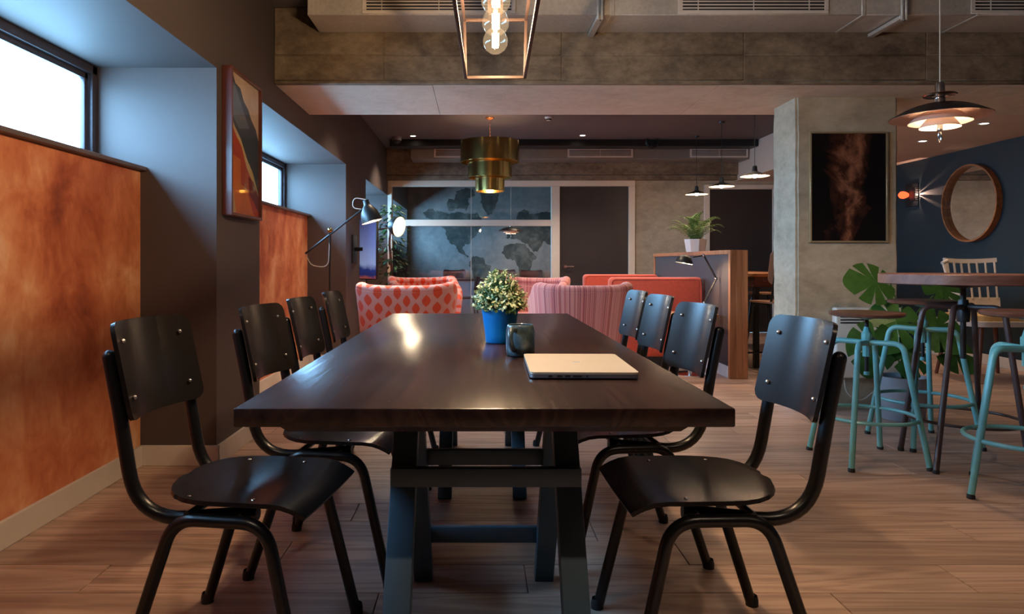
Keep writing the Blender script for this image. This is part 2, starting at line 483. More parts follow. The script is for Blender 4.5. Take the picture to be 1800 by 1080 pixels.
    def mesh(s, name, mats, smooth=40, fixn=False):
        if fixn: bmesh.ops.recalc_face_normals(s.bm, faces=s.bm.faces)
        me = bpy.data.meshes.new(name); s.bm.to_mesh(me); s.bm.free()
        for m in (mats if isinstance(mats, (list, tuple)) else [mats]): me.materials.append(MAT[m])
        if smooth:
            me.shade_smooth(); me.set_sharp_from_angle(angle=math.radians(smooth))
        return me
    def build(s, name, mats, parent=None, smooth=40, fixn=True, loc=None):
        o = bpy.data.objects.new(name, s.mesh(name, mats, smooth, fixn))
        COL.objects.link(o)
        if parent: o.parent = parent
        if loc: o.location = loc
        return o

def fillet(pts, r, seg=6):
    pts = [Vector(p) for p in pts]; out = [pts[0]]
    for i in range(1, len(pts) - 1):
        a, b, c = pts[i - 1], pts[i], pts[i + 1]
        u = (a - b); v = (c - b); lu, lv = u.length, v.length; u.normalize(); v.normalize()
        ang = u.angle(v); rr = r if not isinstance(r, (list, tuple)) else r[i - 1]
        d = min(rr / math.tan(ang / 2), lu * .48, lv * .48)
        p, q = b + u * d, b + v * d
        for k in range(seg + 1):
            t = k / seg
            out.append(p * (1 - t) ** 2 + b * 2 * t * (1 - t) + q * t ** 2)
    out.append(pts[-1])
    return out

def tag(o, label=None, cat=None, group=None, kind=None):
    if label: o['label'] = label
    if cat: o['category'] = cat
    if group: o['group'] = group
    if kind: o['kind'] = kind
    return o
def thing(name, label, cat, loc=(0, 0, 0), rz=0, group=None):
    o = bpy.data.objects.new(name, None); COL.objects.link(o)
    o.empty_display_size = .1
    o.location = loc; o.rotation_euler = (0, 0, rz)
    return tag(o, label, cat, group)
def struct(o): o['kind'] = 'structure'; return o
def kids(o): return [c for c in bpy.data.objects if c.parent == o]
def copy_tree(o, parent=None):
    c = o.copy(); COL.objects.link(c); c.parent = parent
    for ch in kids(o): copy_tree(ch, c)
    return c
def px(x, y, d): return Vector(((x - 840) * d / 1200, d, H + (462 - y) * d / 1200))

# ------------------------------------------------------------------ the setting
CEIL = 2.72
WL, WR = -1.34, 5.2            # pier face of the left wall, navy wall on the right
PANEL_X, WIN_X, OUT_X = -1.73, -1.95, -2.03
Y0, YP, YE = -2.6, 10.15, 13.2

fl = struct(MB().box(-2.3, WR + .2, .95, YE + .1, -.14, -.012).box(-2.3, WR + .2, Y0 - .2, .95, -.14, 0).build('floor', 'floor'))
PW, PL = .2, 1.42
plank_full = MB().box(0, PL - .003, 0, PW - .0025, -.012, 0, .0012, 1).mesh('plank', 'floor')
row = 0; y = .95; nplank = 0
while y < YP - .02:
    x = PANEL_X - [0, .95, .38, .66, .2][row % 5] - .0
    while x < WR:
        xa, xb = max(x, PANEL_X), min(x + PL, WR)
        if xb - xa > .05:
            if xb - xa > PL - .01:
                o = bpy.data.objects.new('plank', plank_full); COL.objects.link(o)
            else:
                o = MB().box(0, xb - xa - .003, 0, PW - .0025, -.012, 0, .0012, 1).build('plank', 'floor')
            o.location = (xa, y, 0); o.parent = fl; nplank += 1
        x += PL
    y += PW; row += 1
MB().box(-2.2, WR, YP, YE, -.012, 0).build('back_room_floor', 'floor', fl)

ce = MB().box(-2.3, WR + .2, Y0 - .2, YE + .1, CEIL, CEIL + .15)
struct(ce.build('ceiling', 'ceil'))
# lowered ceiling on the right, beyond the beam
struct(MB().box(3.05, WR, 5.42, 6.5, 2.25, CEIL).box(3.82, WR, 6.5, YP, 2.25, CEIL).build('ceiling_lowered', 'ceil_right'))

wl = MB()
piers = [(Y0, RECESS[0][0])] + [(RECESS[i][1], RECESS[i + 1][0]) for i in range(3)] + [(RECESS[3][1], YE)]
for a, b in piers: wl.box(OUT_X, WL, a, b, 0, CEIL)
for a, b in RECESS:
    wl.box(OUT_X, WL, a, b, SOFFIT_Z, CEIL)
    wl.box(OUT_X, PANEL_X - .012, a, b, 0, SILL_Z - .02)
wall_left = struct(wl.build('wall_left', 'wall_dark', smooth=0))
for a, b in RECESS[:3]:
    MB().box(PANEL_X - .012, PANEL_X, a + .001, b - .001, .10, SILL_Z - .02).build('wallpaper_panel', 'rust', wall_left, 0)['label'] = 'mottled rust orange wallpaper panel below the window'
for i, (a, b) in enumerate(RECESS):
    w = bpy.data.objects.new('window_%d' % (i + 1), None); COL.objects.link(w); struct(w)
    fr = MB()
    for (z0, z1) in ((SILL_Z, SILL_Z + .05), (SOFFIT_Z - .045, SOFFIT_Z)): fr.box(WIN_X - .05, WIN_X, a, b, z0, z1, .004)
    for (u0, u1) in ((a, a + .045), (b - .045, b)): fr.box(WIN_X - .05, WIN_X, u0, u1, SILL_Z, SOFFIT_Z, .004)
    fr.build('window_frame', 'frame_grey', w)
    sh = MB()
    for (z0, z1) in ((SILL_Z + .05, SILL_Z + .08), (SOFFIT_Z - .075, SOFFIT_Z - .045)): sh.box(WIN_X - .045, WIN_X - .02, a + .05, b - .05, z0, z1, .003)
    for (u0, u1) in ((a + .05, a + .08), (b - .08, b - .05)): sh.box(WIN_X - .045, WIN_X - .02, u0, u1, SILL_Z + .05, SOFFIT_Z - .045, .003)
    sh.build('window_sash', 'frame_grey', w)
    MB().box(WIN_X - .036, WIN_X - .030, a + .08, b - .08, SILL_Z + .08, SOFFIT_Z - .075).build('pane', 'win_glass', w)
    MB().box(WIN_X - .06, PANEL_X + .035, a + .001, b - .001, SILL_Z - .02, SILL_Z, .003).build('window_sill', 'sill', w)
bl = MB()
BH, BT = .105, .016
def skirt(m, pts):
    for (x0, y0), (x1, y1) in zip(pts, pts[1:]):
        if abs(x0 - x1) < 1e-6: m.box(x0, x0 + BT, min(y0, y1), max(y0, y1), 0, BH, .003, 1)
        else: m.box(min(x0, x1), max(x0, x1) + BT, y0 - BT, y0, 0, BH, .003, 1)
for i, (a, b) in enumerate(RECESS[:3]):
    skirt(bl, [(PANEL_X, a), (PANEL_X, b)]); skirt(bl, [(PANEL_X, b), (WL, b)])
for a, b in piers[:4]: skirt(bl, [(WL, a - BT), (WL, b)])
struct(bl.build('baseboard_left', 'white_paint'))

# right wall, near wall, far walls
struct(MB().box(WR, WR + .2, Y0, YE, 0, CEIL).build('wall_right', 'wall_blue', smooth=0))
struct(MB().box(WR - BT, WR, Y0, YP, 0, BH, .003, 1).build('baseboard_right', 'white_paint'))
struct(MB().box(-2.3, WR + .2, Y0 - .2, Y0, 0, CEIL).build('wall_near', 'wall_dark', smooth=0))
D1X0, D1X1 = 1.215, 2.235
struct(MB().box(2.33, 3.36, YP, YP + .2, 0, 2.26).box(4.45, WR, YP, YP + .2, 0, 2.26).box(3.36, 4.45, YP, YP + .2, 2.20, 2.26).build('wall_far', 'concrete_smooth', smooth=0))
# far beam
fb = MB().box(WL, WR, YP - .14, YP + .2, 2.335, CEIL, .004, 1).box(WL, WR, YP - .10, YP + .2, 2.26, 2.329, .004, 1)
struct(fb.build('beam_far', 'concrete'))
# front beam: two lifts of boarded concrete, a lower lip and a soffit skin with daylight put into its paler colour
BY0, BY1, BZ = 4.49, 5.42, 2.215
beam = struct(MB().box(WL, WR, BY0 + .006, BY1, BZ + .01, CEIL).build('beam_front', 'concrete', smooth=0))
x = WL
cuts = [WL, -.62, .55, 1.75, 2.95, 4.15, WR]
for i in range(len(cuts) - 1):
    MB().box(cuts[i] + .0015, cuts[i + 1] - .0015, BY0, BY0 + .02, 2.408, CEIL, .004, 1).build('board_mark_panel', 'concrete', beam)
    MB().box(cuts[i] + .0015, cuts[i + 1] - .0015, BY0 + .002, BY0 + .02, 2.242, 2.403, .004, 1).build('board_mark_panel', 'concrete', beam)
MB().box(WL, WR, BY0 - .006, BY0 + .03, BZ, 2.238, .005, 1).build('beam_lip', 'concrete', beam)
cuts = [WL, -.30, 1.6, 3.4, WR]
for i in range(4):
    MB().box(cuts[i] + .001, cuts[i + 1] - .001, BY0 + .031, BY1, BZ, BZ + .012, .002, 1).build('soffit_panel', 'soffit', beam)
# column
CX0, CX1, CY0, CY1 = 2.262, 2.985, 4.85, 5.235
cb_ = bmesh.new(); bmesh.ops.create_cube(cb_, size=1)
bmesh.ops.transform(cb_, matrix=Matrix.Translation(((CX0 + CX1) / 2, (CY0 + CY1) / 2, BZ / 2)) @ Matrix.Diagonal((CX1 - CX0, CY1 - CY0, BZ, 1)), verts=cb_.verts)
bmesh.ops.subdivide_edges(cb_, edges=[e for e in cb_.edges if abs(e.verts[0].co.z - e.verts[1].co.z) > .5], cuts=40, use_grid_fill=True)
bmesh.ops.bevel(cb_, geom=[e for e in cb_.edges if abs(e.verts[0].co.x - e.verts[1].co.x) < .001 and abs(e.verts[0].co.y - e.verts[1].co.y) < .001], offset=.016, segments=2, affect='EDGES')
for v in cb_.verts:
    k = noise.noise(v.co * 9) * .006
    if abs(v.co.x - CX0) < .03 or abs(v.co.x - CX1) < .03:
        v.co.x += k if v.co.x < 2.6 else -k
col_m = MB(); col_m.merge(cb_)
column = struct(col_m.build('wall_column', 'concrete_column'))
MB().box(CX0 - .014, CX0, CY0 - .014, CY1, 0, .115, .003, 1).box(CX0 - .014, CX0 + .09, CY0 - .014, CY0, 0, .115, .003, 1).build('baseboard_column', 'white_gloss', column)

# glazed partition, back room
part = struct(bpy.data.objects.new('wall_glazed', None)); COL.objects.link(part)
GX0, GX1 = -1.275, 1.09
MB().box(WL, 2.33, YP - .03, YP + .08, 2.175, 2.26, .004, 1).build('head_rail', 'partition_white', part)
MB().box(WL, GX0, YP - .03, YP + .08, 0, 2.175, .004, 1).build('end_post', 'partition_white', part)
MB().box(GX1, D1X0, YP - .03, YP + .08, 0, 2.175, .004, 1).build('door_post', 'partition_white', part)
MB().box(D1X1, 2.33, YP - .03, YP + .08, 0, 2.175, .004, 1).build('door_jamb', 'partition_white', part)
MB().box(GX0, GX1, YP - .02, YP + .07, 1.585, 1.678, .004, 1).build('transom', 'partition_white', part)
MB().box(GX0, GX1, YP - .02, YP + .07, 0, .08, .004, 1).build('bottom_rail', 'partition_white', part)
for (u0, u1) in ((GX0, -.104), (-.098, GX1)):
    for (z0, z1) in ((.08, 1.585), (1.678, 2.175)):
        MB().box(u0, u1, YP + .02, YP + .03, z0, z1).build('pane', 'glass', part)
MB().box(-.105, -.097, YP + .016, YP + .034, .08, 1.585).box(-.105, -.097, YP + .016, YP + .034, 1.678, 2.175).build('glass_joint_strip', 'cable', part)
d1 = struct(bpy.data.objects.new('door_1', None)); COL.objects.link(d1)
MB().box(D1X0 + .004, D1X1 - .004, YP, YP + .045, .005, 2.17, .003, 1).build('door_leaf', 'door', d1)
hd = MB().tube(fillet([(1.30, YP, .985), (1.30, YP - .05, .985), (1.42, YP - .05, .985)], .015), .009, 10)
hd.lathe([(0, 0), (.025, 0), (.025, .008), (0, .008)], 16, mat=Matrix.Translation((1.30, YP, .985)) @ Matrix.Rotation(PI / 2, 4, 'X'))
hd.build('door_handle', 'chrome', d1)
d2 = struct(bpy.data.objects.new('door_2', None)); COL.objects.link(d2)
MB().box(3.44, 4.38, YP + .01, YP + .055, .005, 2.13, .003, 1).build('door_leaf', 'door', d2)
MB().box(3.36, 3.44, YP - .03, YP + .08, 0, 2.20, .004, 1).box(4.38, 4.45, YP - .03, YP + .08, 0, 2.20, .004, 1).box(3.44, 4.38, YP - .03, YP + .08, 2.13, 2.20, .004, 1).build('door_frame', 'white_paint', d2)
YB = 13.1
mural_wall = struct(MB().box(-2.3, 2.6, YB, YB + .15, 0, CEIL).build('wall_back_room', 'meeting_white', smooth=0))
struct(MB().box(2.5, 2.6, YP + .2, YB, 0, CEIL).build('wall_back_room_side', 'wall_dark', smooth=0))
# world map mural on the back-room wall (flat print)
def muralmats():
    t = NT('mural_sea'); v = t.coords('World'); a = t.noise(v, 1.3, 6, .65, .5); b = t.noise(v, 9, 5, .7)
    s = t.math('ADD', t.math('MULTIPLY', a, .65), t.math('MULTIPLY', b, .35))
    t.bsdf(t.ramp(s, [(.3, srgb(118, 120, 120)), (.5, srgb(152, 150, 148)), (.7, srgb(188, 180, 174))]), .7); MAT['sea'] = t.m
    t = NT('mural_land'); v = t.coords('World'); a = t.noise(v, 3, 6, .7, .6)
    t.bsdf(t.ramp(a, [(.35, srgb(64, 68, 64)), (.5, srgb(86, 88, 82)), (.64, srgb(124, 122, 116))]), .7); MAT['land'] = t.m
muralmats()
MB().box(WL, 2.5, YB - .003, YB, .05, CEIL - .05).build('map_sea', 'sea', mural_wall, 0)['label'] = 'grey sea of the world map mural'
def crop2w(cx, cy):                                   # outline of the print measured on its wall
    p = px(690 + cx / 6, 320 + cy / 6, YB); return (p.x, p.z)
LANDS = {
 'north_america': [(325, 335), (370, 290), (440, 300), (560, 325), (640, 330), (700, 315), (830, 335), (880, 320), (930, 400), (960, 440), (900, 500), (880, 560), (830, 600), (800, 650), (760, 665), (720, 690), (745, 735), (800, 800), (770, 800), (680, 735), (630, 675), (570, 610), (545, 520), (500, 460), (470, 400), (340, 385)],
 'arctic_islands': [(570, 240), (580, 180), (650, 190), (680, 100), (760, 70), (850, 60), (870, 130), (800, 160), (820, 230), (780, 290), (700, 270), (640, 300), (590, 280)],
 'greenland': [(900, 90), (960, 60), (1100, 70), (1130, 130), (1100, 230), (1050, 330), (1000, 370), (960, 300), (930, 200)],
 'south_america': [(800, 830), (840, 785), (930, 800), (965, 850), (1050, 885), (1040, 940), (1000, 1010), (960, 1080), (930, 1180), (900, 1220), (880, 1100), (840, 960), (795, 880)],
 'africa': [(1180, 690), (1230, 645), (1330, 655), (1410, 650), (1450, 760), (1510, 790), (1460, 860), (1450, 940), (1400, 1010), (1360, 1000), (1320, 900), (1290, 815), (1200, 810), (1150, 760)],
 'eurasia': [(1200, 600), (1230, 560), (1290, 520), (1280, 430), (1330, 320), (1400, 290), (1460, 340), (1540, 320), (1650, 330), (1780, 310), (1900, 340), (1900, 600), (1760, 760), (1700, 690), (1600, 640), (1530, 740), (1470, 740), (1440, 660), (1350, 620), (1280, 610)],
}
for nm, pl in LANDS.items():
    pts = [crop2w(*q) for q in pl]; dense = []
    for i in range(len(pts)):
        (xa, za), (xb, zb) = pts[i], pts[(i + 1) % len(pts)]
        for k in range(9):
            t = k / 9; x_, z_ = xa + (xb - xa) * t, za + (zb - za) * t
            n_ = noise.noise_vector(Vector((x_ * 6, z_ * 6, 3.3))) * .05 + noise.noise_vector(Vector((x_ * 23, z_ * 23, 1.3))) * .03
            dense.append((x_ + n_.x, z_ + n_.y))
    dense = [(min(2.48, a), b) for a, b in dense]
    MB().prism(dense, lambda x, z, t: (x, t, z), YB - .003, YB - .006).build('map_' + nm, 'land', mural_wall, 0)

# ------------------------------------------------------------------ ducts
def grille(parent, x0, x1, z0, z1, yf, nslat, bars):
    g = bpy.data.objects.new('air_grille', None); COL.objects.link(g); g.parent = parent
    b = .022
    m = MB().box(x0, x1, yf - .006, yf, z0, z0 + b, .002, 1).box(x0, x1, yf - .006, yf, z1 - b, z1, .002, 1)
    m.box(x0, x0 + b * 1.2, yf - .006, yf, z0 + b, z1 - b, .002, 1).box(x1 - b * 1.2, x1, yf - .006, yf, z0 + b, z1 - b, .002, 1)
    m.build('grille_frame', 'white_paint', g)
    MB().box(x0 + b, x1 - b, yf - .001, yf + .0, z0 + b, z1 - b).build('grille_backing', 'dark_slot', g)
    zs = z0 + b
    st = (z1 - z0 - 2 * b) / nslat
    sl = MB().box(0, x1 - x0 - 2 * b, -.006, 0, 0, st * .38, .001, 1).mesh('slat', 'white_paint')
    for k in range(nslat):
        o = bpy.data.objects.new('slat', sl); COL.objects.link(o); o.parent = g; o.location = (x0 + b, yf - .001, zs + st * (k + .45))
    for q in bars:
        MB().box(q - .002, q + .002, yf - .008, yf - .002, z0 + b, z1 - b).build('slat_divider', 'white_paint', g)
    return g
t = thing('air_duct', 'long galvanised air duct with grilles in front of the near concrete beam', 'duct', (0, 4.32, 2.55))
DY, DZ = 4.16 - 4.32, 0.0
segs = [-1.04, .82, 2.35, 3.05, 4.2, WR - .01]
for a, b in zip(segs, segs[1:]):
    MB().box(a + .001, b - .001, DY, .155, 0, .165, .003, 1).build('duct_section', 'galv', t)
for q in segs[1:-1]:
    MB().box(q - .012, q + .012, DY - .004, .157, -.004, .165, .002, 1).build('duct_flange', 'galv', t)
for (a, b) in ((-.705, .23), (1.22, 2.135), (3.0, 3.9)):
    w_ = b - a
    grille(t, a, b, .006, .15, DY - .003, 5, [a + .12, a + w_ / 2, b - .12])
def strut_bracket(label, x, y0, y1, z):
    s = thing('strut_bracket', label, 'bracket', (x, y0, z), 0, 'strut brackets under the near duct')
    MB().box(-.02, .02, -.02, y1 - y0, -.03, -.006, .003, 1).build('strut_channel', 'galv', s)
    MB().box(-.018, -.006, -.035, -.02, -.04, .168, .002, 1).build('hanger_rod', 'galv', s)
    MB().box(.006, .018, -.035, -.02, -.04, .168, .002, 1).build('hanger_rod', 'galv', s)
    MB().lathe([(0, 0), (.008, 0), (.008, .006), (0, .006)], 8, (0, -.028, -.046)).build('nut', 'steel_bolt', s)
strut_bracket('grey steel strut bracket under the duct right of the lantern', .74, 4.16, 4.486, 2.55)
strut_bracket('grey steel strut bracket under the duct above the framed nebula picture', 2.58, 4.16, 4.486, 2.55)

t = thing('far_air_duct', 'far galvanised duct with white framed grilles above the glass partition', 'duct', (0, 9.6, 2.5))
for a, b in ((-.945, .75), (.75, 2.2), (2.2, 3.81)):
    MB().box(a, b - .001, 0, .36, 0, .17, .003, 1).build('duct_section', 'galv_far', t)
for (a, b) in ((-.62, .2), (1.26, 2.18), (2.98, 3.80)):
    grille(t, a, b, .02, .155, -.003, 6, [(a + b) / 2])
for q in (-.78, .98, 2.05): MB().tube([(q, .15, .17), (q, .15, .22)], .006, 6).build('hanger_rod', 'galv', t)
o = MB().box(-1.2, 3.81, 9.28, 9.52, 2.625, CEIL - .002, .006, 1).build('ceiling_band', 'black_metal')  # black box added for the dark band above the far duct
tag(o, 'long black band along the far ceiling above the far duct', 'cable tray')
cc = MB()
for k in range(3):
    cc.tube([(2.36 + (.075 + .006 * k) * math.cos(a_ * PI / 12), 9.23 + .012 * k, 2.68 + (.075 + .006 * k) * math.sin(a_ * PI / 12)) for a_ in range(24)], .007, 6, True)
tag(cc.build('cable_coil', 'black_metal'), 'loop of black cable hanging from the far ceiling', 'cable')

# ------------------------------------------------------------------ long table
def build_table():
    TX0, TX1, TY0, TY1 = -.487, .513, 1.357, 3.90
    cx = (TX0 + TX1) / 2; cy = (TY0 + TY1) / 2
    t = thing('study_table', 'long dark stained wooden table on blue black trestles', 'table', (cx, cy, 0))
    hw, hl = (TX1 - TX0) / 2, (TY1 - TY0) / 2
    MB().box(-hw, hw, -hl, hl, .712, .75, .004, 2).build('tabletop', 'table', t)
    # bevelled under-frame
    ap = MB(); a0, a1, l0, l1 = hw - .075, hw - .095, hl - .03, hl - .05
    q = [(-a0, -l0, .712), (a0, -l0, .712), (a0, l0, .712), (-a0, l0, .712)]; r_ = [(-a1, -l1, .692), (a1, -l1, .692), (a1, l1, .692), (-a1, l1, .692)]
    V = [ap.bm.verts.new(p) for p in q + r_]
    ap._face([V[3], V[2], V[1], V[0]]); ap._face(V[4:])
    for i in range(4): ap._face([V[i], V[(i + 1) % 4], V[4 + (i + 1) % 4], V[4 + i]])
    ap.build('under_frame', 'table', t)
    for yc, lx in ((1.80 - cy, .197), (3.45 - cy, .165)):
        tr = bpy.data.objects.new('trestle', None); COL.objects.link(tr); tr.parent = t
        tr.location = (.006, yc, 0)
        for sx in (-1, 1):
            for sy in (-1, 1):
                MB().bar((sx * lx, sy * .45, 0.0), (sx * lx, sy * .05, .692), .06, .045, .003, up=(0, -sy, .3)).build('trestle_leg', 'trestle', tr)
        MB().box(-lx - .04, lx + .04, -.05, .05, .655, .692, .003).build('trestle_head', 'trestle', tr)
        for sy in (-1, 1):
            yb = sy * (.05 + .40 * (.692 - .53) / .692 + .028)
            zb = 0 if sy < 0 else -.06
            yb -= 0 if sy < 0 else -.035
            MB().box(-lx - .03, lx + .03, yb - .012, yb + .012, .507 + zb, .552 + zb, .003).build('crossbar', 'trestle', tr)
        for sy in (1,):
            yb = sy * (.05 + .40 * (.692 - .175) / .692 + .028)
            MB().box(-lx - .03, lx + .03, yb - .012, yb + .012, .150, .200, .003).build('crossbar', 'trestle', tr)
build_table()

# ------------------------------------------------------------------ black school chairs
def rounded_rows(W, Hh, r, nt=14):
    rows = []
    for i in range(nt + 1):
        a = i / nt
        tz = -Hh / 2 + Hh * (.5 - .5 * math.cos(PI * a))
        e = max(0, abs(tz) - (Hh / 2 - r))
        rows.append((tz, W / 2 - r + math.sqrt(max(r * r - e * e, 0))))
    return rows
def make_school_chair():
    t = thing('school_chair', 'x', 'chair', group='black school chairs along the long table')
    # seat
    P = []
    n = 16
    for i in range(n + 1):
        u = -.205 + .41 * (.5 - .5 * math.cos(PI * i / n))
        if u < -.02:
            k = min(1, abs(u + .02) / .185); w = .198 * (max(0, 1 - k ** 2.7)) ** (1 / 2.5)
        else: w = .198 - .012 * max(0, (u - .1)) / .1
        w = max(w, .03)
        rowp = []
        for j in range(13):
            s_ = -1 + 2 * j / 12; v = w * s_
            z = .455 - .014 * (1 - s_ * s_) * max(0, math.cos(u * 6.5)) + .004
            if u > .11: z -= ((u - .11) / .095) ** 2 * .032
            if u < -.1: z += .006 * ((-.1 - u) / .1)
            rowp.append((u, v, z))
        P.append(rowp)
    MB().sheet(P, None, .011).build('seat', 'ply_black', t, 50)
    # backrest
    P = []
    for tz, hw in rounded_rows(.338, .252, .030):
        rowp = []
        for j in range(13):
            s_ = -1 + 2 * j / 12; yv = hw * s_
            x = -.325 - (tz) * .225 + .042 * (yv / .169) ** 2
            rowp.append((x, yv, .762 + tz))
        P.append(rowp)
    MB().sheet(P, None, -.011).build('backrest', 'ply_black', t, 50)
    for sy in (-1, 1):
        path = fillet([(-.331, sy * .157, .80), (-.302, sy * .157, .66), (-.254, sy * .158, .386), (.06, sy * .135, .414)], [.7, .14], 9)
        MB().tube(path, .0175, 12).sphere(path[0], .0174, 12, 8).build('back_tube', 'black_tube', t)
        path = fillet([(-.265, sy * .205, 0.012), (-.135, sy * .188, .408), (.105, sy * .188, .408), (.200, sy * .205, .012)], .085, 9)
        MB().tube(path, .016, 12).build('leg_frame', 'black_tube', t)
        for fx in (-.269, .204):
            MB().lathe([(0, 0), (.019, 0), (.019, .018), (.016, .03)], 10, (fx, sy * .2055, 0)).build('foot_cap', 'rubber', t)
        for (tz, xo) in ((.075, 0), (-.07, 0)):
            yv = sy * .128; x = -.325 - tz * .225 + .042 * (yv / .169) ** 2
            MB().sphere((x + .004, yv, .762 + tz), .0065, 10, 6).build('screw', 'steel_bolt', t)
        for u in (-.11, .06):
            MB().sphere((u, sy * .162, .4555), .006, 10, 6, .5).build('screw', 'steel_bolt', t)
    for u in (-.10, .04):
        MB().tube([(u, -.188, .418), (u, .188, .418)], .010, 8).build('stretcher', 'black_tube', t)
    return t
chair0 = make_school_chair()
CH = [
 ('black school chair nearest the camera on the left, in front of the rust wallpaper', -.942, 1.90, -8),
 ('second black school chair from the camera along the left side of the long table', -.815, 2.46, -7),
 ('third black school chair from the camera along the left side of the long table', -.80, 2.95, -3),
 ('farthest black school chair on the left side of the long table, near the floor lamp', -.80, 3.58, -2),
 ('black school chair nearest the camera on the right, turned towards the laptop end', .925, 1.87, 182),
 ('second black school chair from the camera along the right side of the long table', .85, 2.54, 186),
 ('third black school chair from the camera along the right side, before the red booth', .89, 3.20, 184),
 ('farthest black school chair on the right side of the long table', .90, 3.70, 183)]
for i, (lab, bx, by, a) in enumerate(CH):
    o = chair0 if i == 0 else copy_tree(chair0)
    r_ = math.radians(a)
    o.location = (bx + .355 * math.cos(r_), by + .355 * math.sin(r_), 0); o.rotation_euler = (0, 0, r_); o['label'] = lab

# ------------------------------------------------------------------ on the table
t = thing('laptop', 'closed silver laptop lying on the dark table', 'laptop', (.268, 1.862, .75), math.radians(-1.2))
def rrect(w, h, r, seg=5):
    out = []
    for (cx, cy, a0) in ((w / 2 - r, h / 2 - r, 0), (-w / 2 + r, h / 2 - r, 90), (-w / 2 + r, -h / 2 + r, 180), (w / 2 - r, -h / 2 + r, 270)):
        for k in range(seg + 1):
            a = math.radians(a0 + 90 * k / seg); out.append((cx + r * math.cos(a), cy + r * math.sin(a)))
    return out
xyz = lambda x, y, z: (x, y, z)
LW, LD = .270, .345
MB().prism(rrect(LW, LD, .014), xyz, .004, .0125).build('laptop_base', 'laptop_side', t)
lid = MB().prism(rrect(LW, LD, .014), xyz, .0132, .0185).build('lid', 'laptop', t)
MB().prism(rrect(LW - .012, LD - .012, .01), xyz, .0125, .0132).build('lid_seam', 'dark_slot', t)
logo = MB()
out = []
for k in range(28):
    a = 2 * PI * k / 28; r = .0125 * (1 + .08 * math.cos(2 * a)) * (1 - .16 * math.exp(-((a - PI / 2) / .35) ** 2)) * (1 - .12 * math.exp(-((a - 3 * PI / 2) / .3) ** 2))
    if abs(a - .1) < .35: r *= .74
    out.append((r * math.cos(a), r * math.sin(a) * 1.02))
logo.prism([(y_, x_) for x_, y_ in out][::-1], xyz, .0185, .0187)
leaf = [(0.013, .000), (.016, .002), (.021, .0035), (.019, -.001), (.014, -.001)]
logo.prism([(a - .0, b) for a, b in leaf], xyz, .0185, .0187)
logo.build('lid_logo', 'laptop_logo', lid, 0)
for (u, w) in ((-.085, .010), (-.062, .013), (-.042, .013), (-.018, .022), (.006, .004)):
    MB().box(u - w / 2, u + w / 2, -LD / 2 - .0008, -LD / 2 + .004, .0062, .0108).build('port', 'dark_slot', t)
for sx in (-1, 1):
    for sy in (-1, 1): MB().lathe([(0, 0), (.007, 0), (.007, .004), (0, .004)], 10, (sx * .11, sy * .145, 0)).build('rubber_foot', 'rubber', t)

t = thing('mug', 'grey blue glazed mug between the blue pot and the laptop', 'mug', (.133, 2.13, .75))
MB().lathe([(0, .001), (.040, .001), (.0445, .005), (.0455, .03), (.0455, .075), (.0425, .090), (.041, .096), (.039, .0975), (.037, .096), (.038, .088), (.041, .074), (.041, .03), (.038, .010), (0, .009)], 40).build('cup', 'mug', t, 60)
hp = [(-.020, -.039, .084), (-.030, -.062, .088), (-.036, -.078, .074), (-.035, -.080, .050), (-.026, -.060, .028), (-.020, -.040, .022)]
sm = []
for i in range(len(hp) - 1):
    p0, p1, p2, p3 = (Vector(hp[max(i - 1, 0)]), Vector(hp[i]), Vector(hp[i + 1]), Vector(hp[min(i + 2, len(hp) - 1)]))
    for k in range(5):
        q = k / 5; sm.append(.5 * ((2 * p1) + (p2 - p0) * q + (2 * p0 - 5 * p1 + 4 * p2 - p3) * q * q + (3 * p1 - p0 - 3 * p2 + p3) * q ** 3))
sm.append(Vector(hp[-1]))
MB().tube(sm, .0085, 10).build('handle', 'mug', t, 60)

t = thing('potted_shrub', 'small cream and green leafy shrub in a blue pot on the dark table', 'potted plant', (.080, 2.475, .75))
MB().lathe([(0, .001), (.050, .001), (.053, .004), (.054, .03), (.0665, .120), (.0665, .124), (.062, .124), (.061, .115), (0, .113)], 40).build('pot', 'blue_pot', t, 50)
MB().lathe([(.060, .112), (.03, .117), (0, .118)], 20).build('soil', 'soil', t)
def leafquad(m, p, d, side, L, W):
    d = d.normalized(); side = side.normalized()
    nrm = d.cross(side).normalized()
    a = m.bm.verts.new(p); b = m.bm.verts.new(p + d * L * .5 + side * W + nrm * L * .08); c = m.bm.verts.new(p + d * L); e = m.bm.verts.new(p + d * L * .5 - side * W + nrm * L * .08)
    m._face([a, b, c]); m._face([a, c, e])
rnd = random.Random(3)
green, cream, stems = MB(), MB(), MB()
ctr = Vector((0, 0, .118))
for k in range(330):
    z = rnd.uniform(-.12, 1); a = rnd.uniform(0, 2 * PI); rr = math.sqrt(max(0, 1 - z * z))
    dirv = Vector((rr * math.cos(a), rr * math.sin(a), z))
    tip = ctr + Vector((dirv.x * .098, dirv.y * .098, max(dirv.z, -.2) * .128 + .016)) * rnd.uniform(.80, 1.04)
    base = ctr + (tip - ctr) * .45
    if k % 2 == 0: stems.tube([ctr + (tip - ctr) * .1, base, tip], .0011, 4)
    d = (tip - ctr).normalized()
    for q in range(9):
        f = .5 + .5 * q / 8; p = ctr + (tip - ctr) * f
        sd = Vector((rnd.gauss(0, 1), rnd.gauss(0, 1), rnd.gauss(0, 1))); sd = (sd - d * sd.dot(d))
        dd = d * rnd.uniform(.3, .9) + sd.normalized() * .9
        m = cream if (q >= 6 and dirv.z > -.05 and rnd.random() < .85) else green
        leafquad(m, p, dd, d.cross(dd), rnd.uniform(.011, .019), rnd.uniform(.0032, .0052))
tag(stems.build('stems', 'box_green', t), kind='stuff')
tag(green.build('foliage', 'box_green', t, 0, False), kind='stuff')
